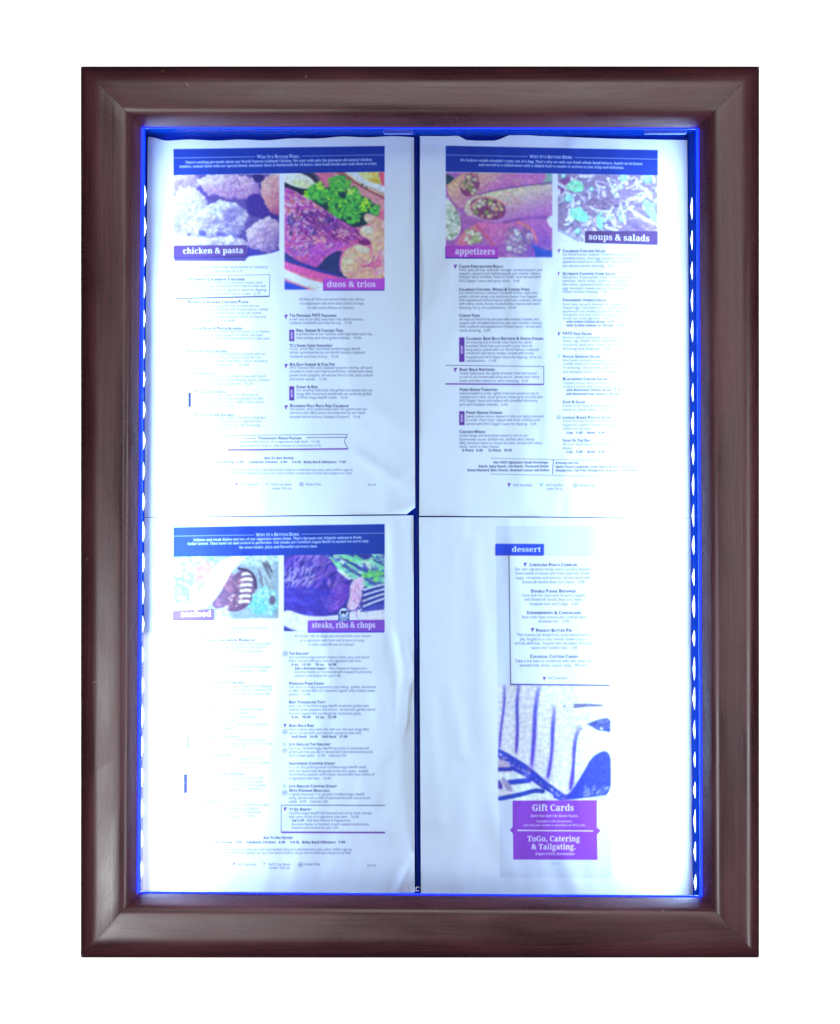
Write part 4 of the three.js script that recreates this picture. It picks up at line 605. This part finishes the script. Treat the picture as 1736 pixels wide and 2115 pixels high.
const drawDessert = (c) => {
  // grey card with the dessert column and the cake picture
  c.fillStyle = 'rgb(219,221,227)'; poly(c, [[1024, 1086], [1262, 1087], [1264, 1814], [1033, 1812]]); c.fill();
  c.fillStyle = 'rgb(238,238,238)'; view(c, 1200, 1300, 4.806, () => { poly(c, [[352, 420], [1560, 430], [1566, 1986], [370, 1972]]); c.fill(); });
  view(c, 1200, 1700, 4.067, cake, [[180, 40], [1326, 50], [1336, 1166], [840, 1226], [186, 1226]]);
  soften(c, [[1028, 1413, 1263, 1654]]);
  view(c, 1200, 1300, 4.806, () => {
    c.fillStyle = 'rgb(238,238,238)'; poly(c, [[362, 1500], [1562, 1500], [1562, 1984], [366, 1970]]); c.fill();
    rule(c, 350, 420, 370, 1974, 9, DARK); rule(c, 366, 1974, 1562, 1986, 15, 'rgb(84,70,150)'); rule(c, 770, 414, 1546, 428, 4, 'rgb(190,186,214)');
    label(c, [[190, 284], [770, 288], [770, 416], [190, 414]], 'rgb(34,66,196)', 'dessert', 384, 736, 382, 92, 'rgb(90,60,160)');
    body(c, [['Carolina Peach Cobbler', 594, 1168, 556, 'h'], ['Our own signature recipe and a Carolina favorite.', 418, 1336, 606], ['Oven-baked in-house with fresh peaches, brown', 426, 1330, 656], ['sugar, cinnamon and walnuts. Served warm with', 430, 1336, 708], ['Breyers® Vanilla Bean Ice Cream.   4.99', 506, 1260, 760], ['Double Fudge Brownie', 610, 1154, 872, 'h'], ['Dark and rich chocolate brownie topped', 510, 1262, 920], ['with Breyers® Vanilla Bean Ice Cream,', 532, 1240, 970], ['chopped nuts and fudge.   4.49', 590, 1186, 1022], ['Strawberries & Cheesecake', 562, 1216, 1132, 'h'], ['New York Style cheesecake covered with', 504, 1276, 1182], ['strawberries.   3.99', 702, 1074, 1232], ['Peanut Butter Pie', 672, 1108, 1344, 'h'], ['This creamy yet delightfully nutty peanut butter', 446, 1330, 1396], ['pie, forged in a crisp Oreo® cookie crust, is', 482, 1296, 1446], ['sinfully delicious. Topped with decadent chocolate', 416, 1362, 1496], ['sauce and roasted nuts.   3.49', 614, 1172, 1548], ['Colossal Cotton Candy', 602, 1182, 1656, 'h'], ['Take a trip back to childhood with this sweet and', 426, 1364, 1708], ['wonderfully sticky, classic treat.   99 cents', 480, 1306, 1760], ['FATZ Favorites!', 822, 1050, 1914]], 47);
    flag(c, 526, 514, 42, 48); flag(c, 614, 1298, 42, 48); flag(c, 758, 1884, 40, 46);
  });
  view(c, 1200, 1700, 4.067, () => {
    c.fillStyle = 'rgb(146,62,186)'; poly(c, [[334, 1226], [1190, 1222], [1190, 1496], [1228, 1530], [1192, 1570], [1196, 1828], [340, 1824], [338, 1560], [306, 1526], [334, 1490]]); c.fill();
    const w = 'rgb(236,236,238)';
    text(c, 'Gift Cards', 530, 958, 1332, 92, w, SERIF, 'bold'); caps(c, 'Give the gift of good taste.', 518, 1002, 1392, 36, w, SERIF); text(c, 'Available in $5 increments.', 574, 944, 1446, 30, w); text(c, 'Just ask your server or purchase at FATZ.com.', 446, 1078, 1486, 30, w);
    rule(c, 380, 1528, 1152, 1534, 11, w); text(c, 'ToGo, Catering', 482, 1018, 1640, 82, w, SERIF, 'bold'); text(c, '& Tailgating.', 522, 978, 1722, 82, w, SERIF, 'bold'); caps(c, 'Enjoy FATZ anywhere!', 566, 968, 1778, 36, w, SERIF);
    text(c, '01/14', 726, 820, 1878, 28, PALE);
  });
};
// a sheet of paper hung on the panel: corners in the layout, folds as [x0, y0, x1, y1, width, height in metres]
function paper(q, tex, box, opt) {
  const NX = 90, NY = 130, pos = [], uv = [], idx = [], [tl, tr, br, bl] = q;
  for (let j = 0; j <= NY; j++) for (let i = 0; i <= NX; i++) {
    let f = i / NX, g = j / NY;
    if (opt.corner) { const s = (1 - f) / opt.corner[0] + (1 - g) / opt.corner[1]; if (s < 0.01) { f = 1 - opt.corner[0] / 2; g = 1 - opt.corner[1] / 2; } else if (s < 1) { f = 1 - (1 - f) / s; g = 1 - (1 - g) / s; } }
    let x = (tl[0] * (1 - f) + tr[0] * f) * (1 - g) + (bl[0] * (1 - f) + br[0] * f) * g;
    let y = (tl[1] * (1 - f) + tr[1] * f) * (1 - g) + (bl[1] * (1 - f) + br[1] * f) * g;
    const top = opt.top ? opt.top(x) * (1 - g) ** 14 : 0; y += top;
    let z = 0.0012 * fbm(x * 0.0085 + opt.n, y * 0.0028, opt.n * 3.1, 3) + 0.00045 * fbm(x * 0.024 + y * 0.004, y * 0.006, opt.n * 5.7, 3) + 0.00006 * fbm(x * 0.08, y * 0.03, opt.n, 2);
    for (const [ax, ay, bx, by, w, h] of opt.folds) {
      const dx = bx - ax, dy = by - ay, L = dx * dx + dy * dy, t = Math.min(1, Math.max(0, ((x - ax) * dx + (y - ay) * dy) / L)), d = Math.hypot(x - ax - dx * t, y - ay - dy * t);
      z += 1.4 * h * Math.exp(-((d / w) ** 2)) * (0.5 + 0.5 * Math.cos((t - 0.5) * 2.2));
    }
    if (opt.curl) z += opt.curl(x, y);
    z += 0.0005 * Math.exp(-((g / 0.012) ** 2)) * (0.4 + 0.6 * Math.abs(noise.noise(x * 0.02, opt.n, 4)));
    z = ZP + 0.0006 + Math.max(0, z + 0.0006);
    const p = P(x, y, z); pos.push(p.x, p.y, p.z); uv.push((x - box[0]) / (box[2] - box[0]), 1 - (y - box[1]) / (box[3] - box[1]));
  }
  for (let j = 0; j < NY; j++) for (let i = 0; i < NX; i++) {
    const a = j * (NX + 1) + i, c = a + NX + 1;
    idx.push(a, c, c + 1, a, c + 1, a + 1);
  }
  const g = new THREE.BufferGeometry();
  g.setAttribute('position', new THREE.Float32BufferAttribute(pos, 3)); g.setAttribute('uv', new THREE.Float32BufferAttribute(uv, 2)); g.setIndex(idx); g.computeVertexNormals();
  const m = new THREE.Mesh(g, new THREE.MeshStandardMaterial({ map: tex, roughness: 0.8, side: THREE.DoubleSide }));
  m.name = numbered('menu_sheet'); m.castShadow = m.receiveShadow = true; m.userData = { label: opt.label, category: 'menu', group: 'menu sheets in the lit case' };
  scene.add(m);
  return m;
}
const B1 = [296, 276, 862, 1070], B2 = [862, 276, 1434, 1074], B3 = [286, 1058, 862, 1850], B4 = [860, 1062, 1440, 1858];
paper([[306, 283], [855.5, 282.5], [858, 1061.5], [297, 1068.4]], sheet(...B1, drawMains), B1, {
  n: 1.3, label: 'menu sheet with chicken & pasta and duos & trios, upper left in the lit case',
  top: (x) => 6.5 * smooth(312, 345, x) * (1 - smooth(500, 760, x)) + 1.2 * Math.sin(x * 0.06),
  folds: [[740, 940, 850, 1010, 14, 0.0007], [700, 620, 740, 880, 16, 0.0004], [760, 830, 850, 900, 20, 0.0005], [800, 1010, 856, 960, 12, 0.0006]],
  curl: (x, y) => { const d = ((x - 836) / 22) + ((y - 1047) / 15); return d > 0 ? 0.0035 * d * d : 0; }, corner: [0.03, 0.017],
});
paper([[868, 281], [1420, 291], [1427, 1069.6], [866.5, 1065.2]], sheet(...B2, drawStarters), B2, {
  n: 4.7, label: 'menu sheet with appetizers and soups & salads, upper right in the lit case',
  top: (x) => -1.5 * Math.exp(-(((x - 960) / 22) ** 2)) + 10 * smooth(944, 966, x) * (1 - smooth(1020, 1056, x)) - 3 * Math.exp(-(((x - 1075) / 22) ** 2)) - 4.5 * smooth(868, 1100, x) + 3 * smooth(1100, 1300, x),
  folds: [[1060, 560, 1075, 760, 18, 0.0005], [900, 330, 915, 700, 26, 0.0004], [930, 900, 950, 1050, 26, 0.0004], [1120, 520, 1130, 900, 14, 0.0003], [1180, 292, 1180, 312, 12, 0.0008]],
});
paper([[295, 1069.4], [854.5, 1064.5], [857, 1844.5], [291, 1842]], sheet(...B3, drawSeafood), B3, {
  n: 8.1, label: 'menu sheet with seafood and steaks, ribs & chops, lower left in the lit case', top: () => 0,
  folds: [[820, 1290, 842, 1400, 12, 0.0011], [836, 1400, 828, 1500, 9, 0.0009], [812, 1090, 822, 1270, 13, 0.0007], [655, 1290, 690, 1400, 14, 0.0006], [770, 1330, 790, 1560, 18, 0.0006], [740, 1600, 800, 1720, 16, 0.0006], [806, 1700, 846, 1830, 18, 0.0006], [826, 1836, 857, 1772, 9, 0.0012], [730, 1560, 700, 1640, 14, 0.0004]],
});
paper([[866, 1068.2], [1427, 1070.4], [1434, 1851], [870, 1846]], sheet(...B4, drawDessert), B4, {
  n: 12.9, label: 'menu sheet with dessert list, cake picture and gift cards, lower right in the lit case', top: () => 0,
  folds: [[876, 1360, 898, 1690, 20, 0.0010], [930, 1420, 956, 1560, 14, 0.0006], [985, 1120, 1010, 1560, 26, 0.0008], [960, 1660, 940, 1820, 22, 0.0004], [1000, 1600, 1050, 1800, 18, 0.0005], [1150, 1740, 1190, 1840, 20, 0.0008], [1060, 1120, 1080, 1300, 18, 0.0005]],
});
// ------------------------------------------------------------------ clear front pane
{
  const g = new THREE.PlaneGeometry((1462 - 274) * U, (1865 - 250) * U);
  const paneMat = new THREE.MeshPhysicalMaterial({ color: new THREE.Color(0.78, 0.835, 0.88), transmission: 1, thickness: 0, roughness: 0.03, ior: 1.49 });
  const m = part('glass_pane', g, paneMat, showcase); m.position.set(0, 0, ZL - 0.0005); m.castShadow = false;
  // white letters left on the pane at the foot of the bar
  const font = await new FontLoader().loadAsync('fonts/droid/droid_serif_regular.typeface.json');
  const white = new THREE.MeshStandardMaterial({ color: new THREE.Color(0.8, 0.82, 0.86), roughness: 0.6 });
  const letters = [['S', 833], ['u', 848], ['c', 858]].map(([s, x]) => { const t = new TextGeometry(s, { font, size: 13 * U, depth: 0.0002, curveSegments: 5 }), p = P(x, 1841, ZL); t.translate(p.x, p.y, ZL - 0.0003); return t; });
  part('lettering', mergeGeometries(letters), white, showcase);
}
renderer.render(scene, camera);
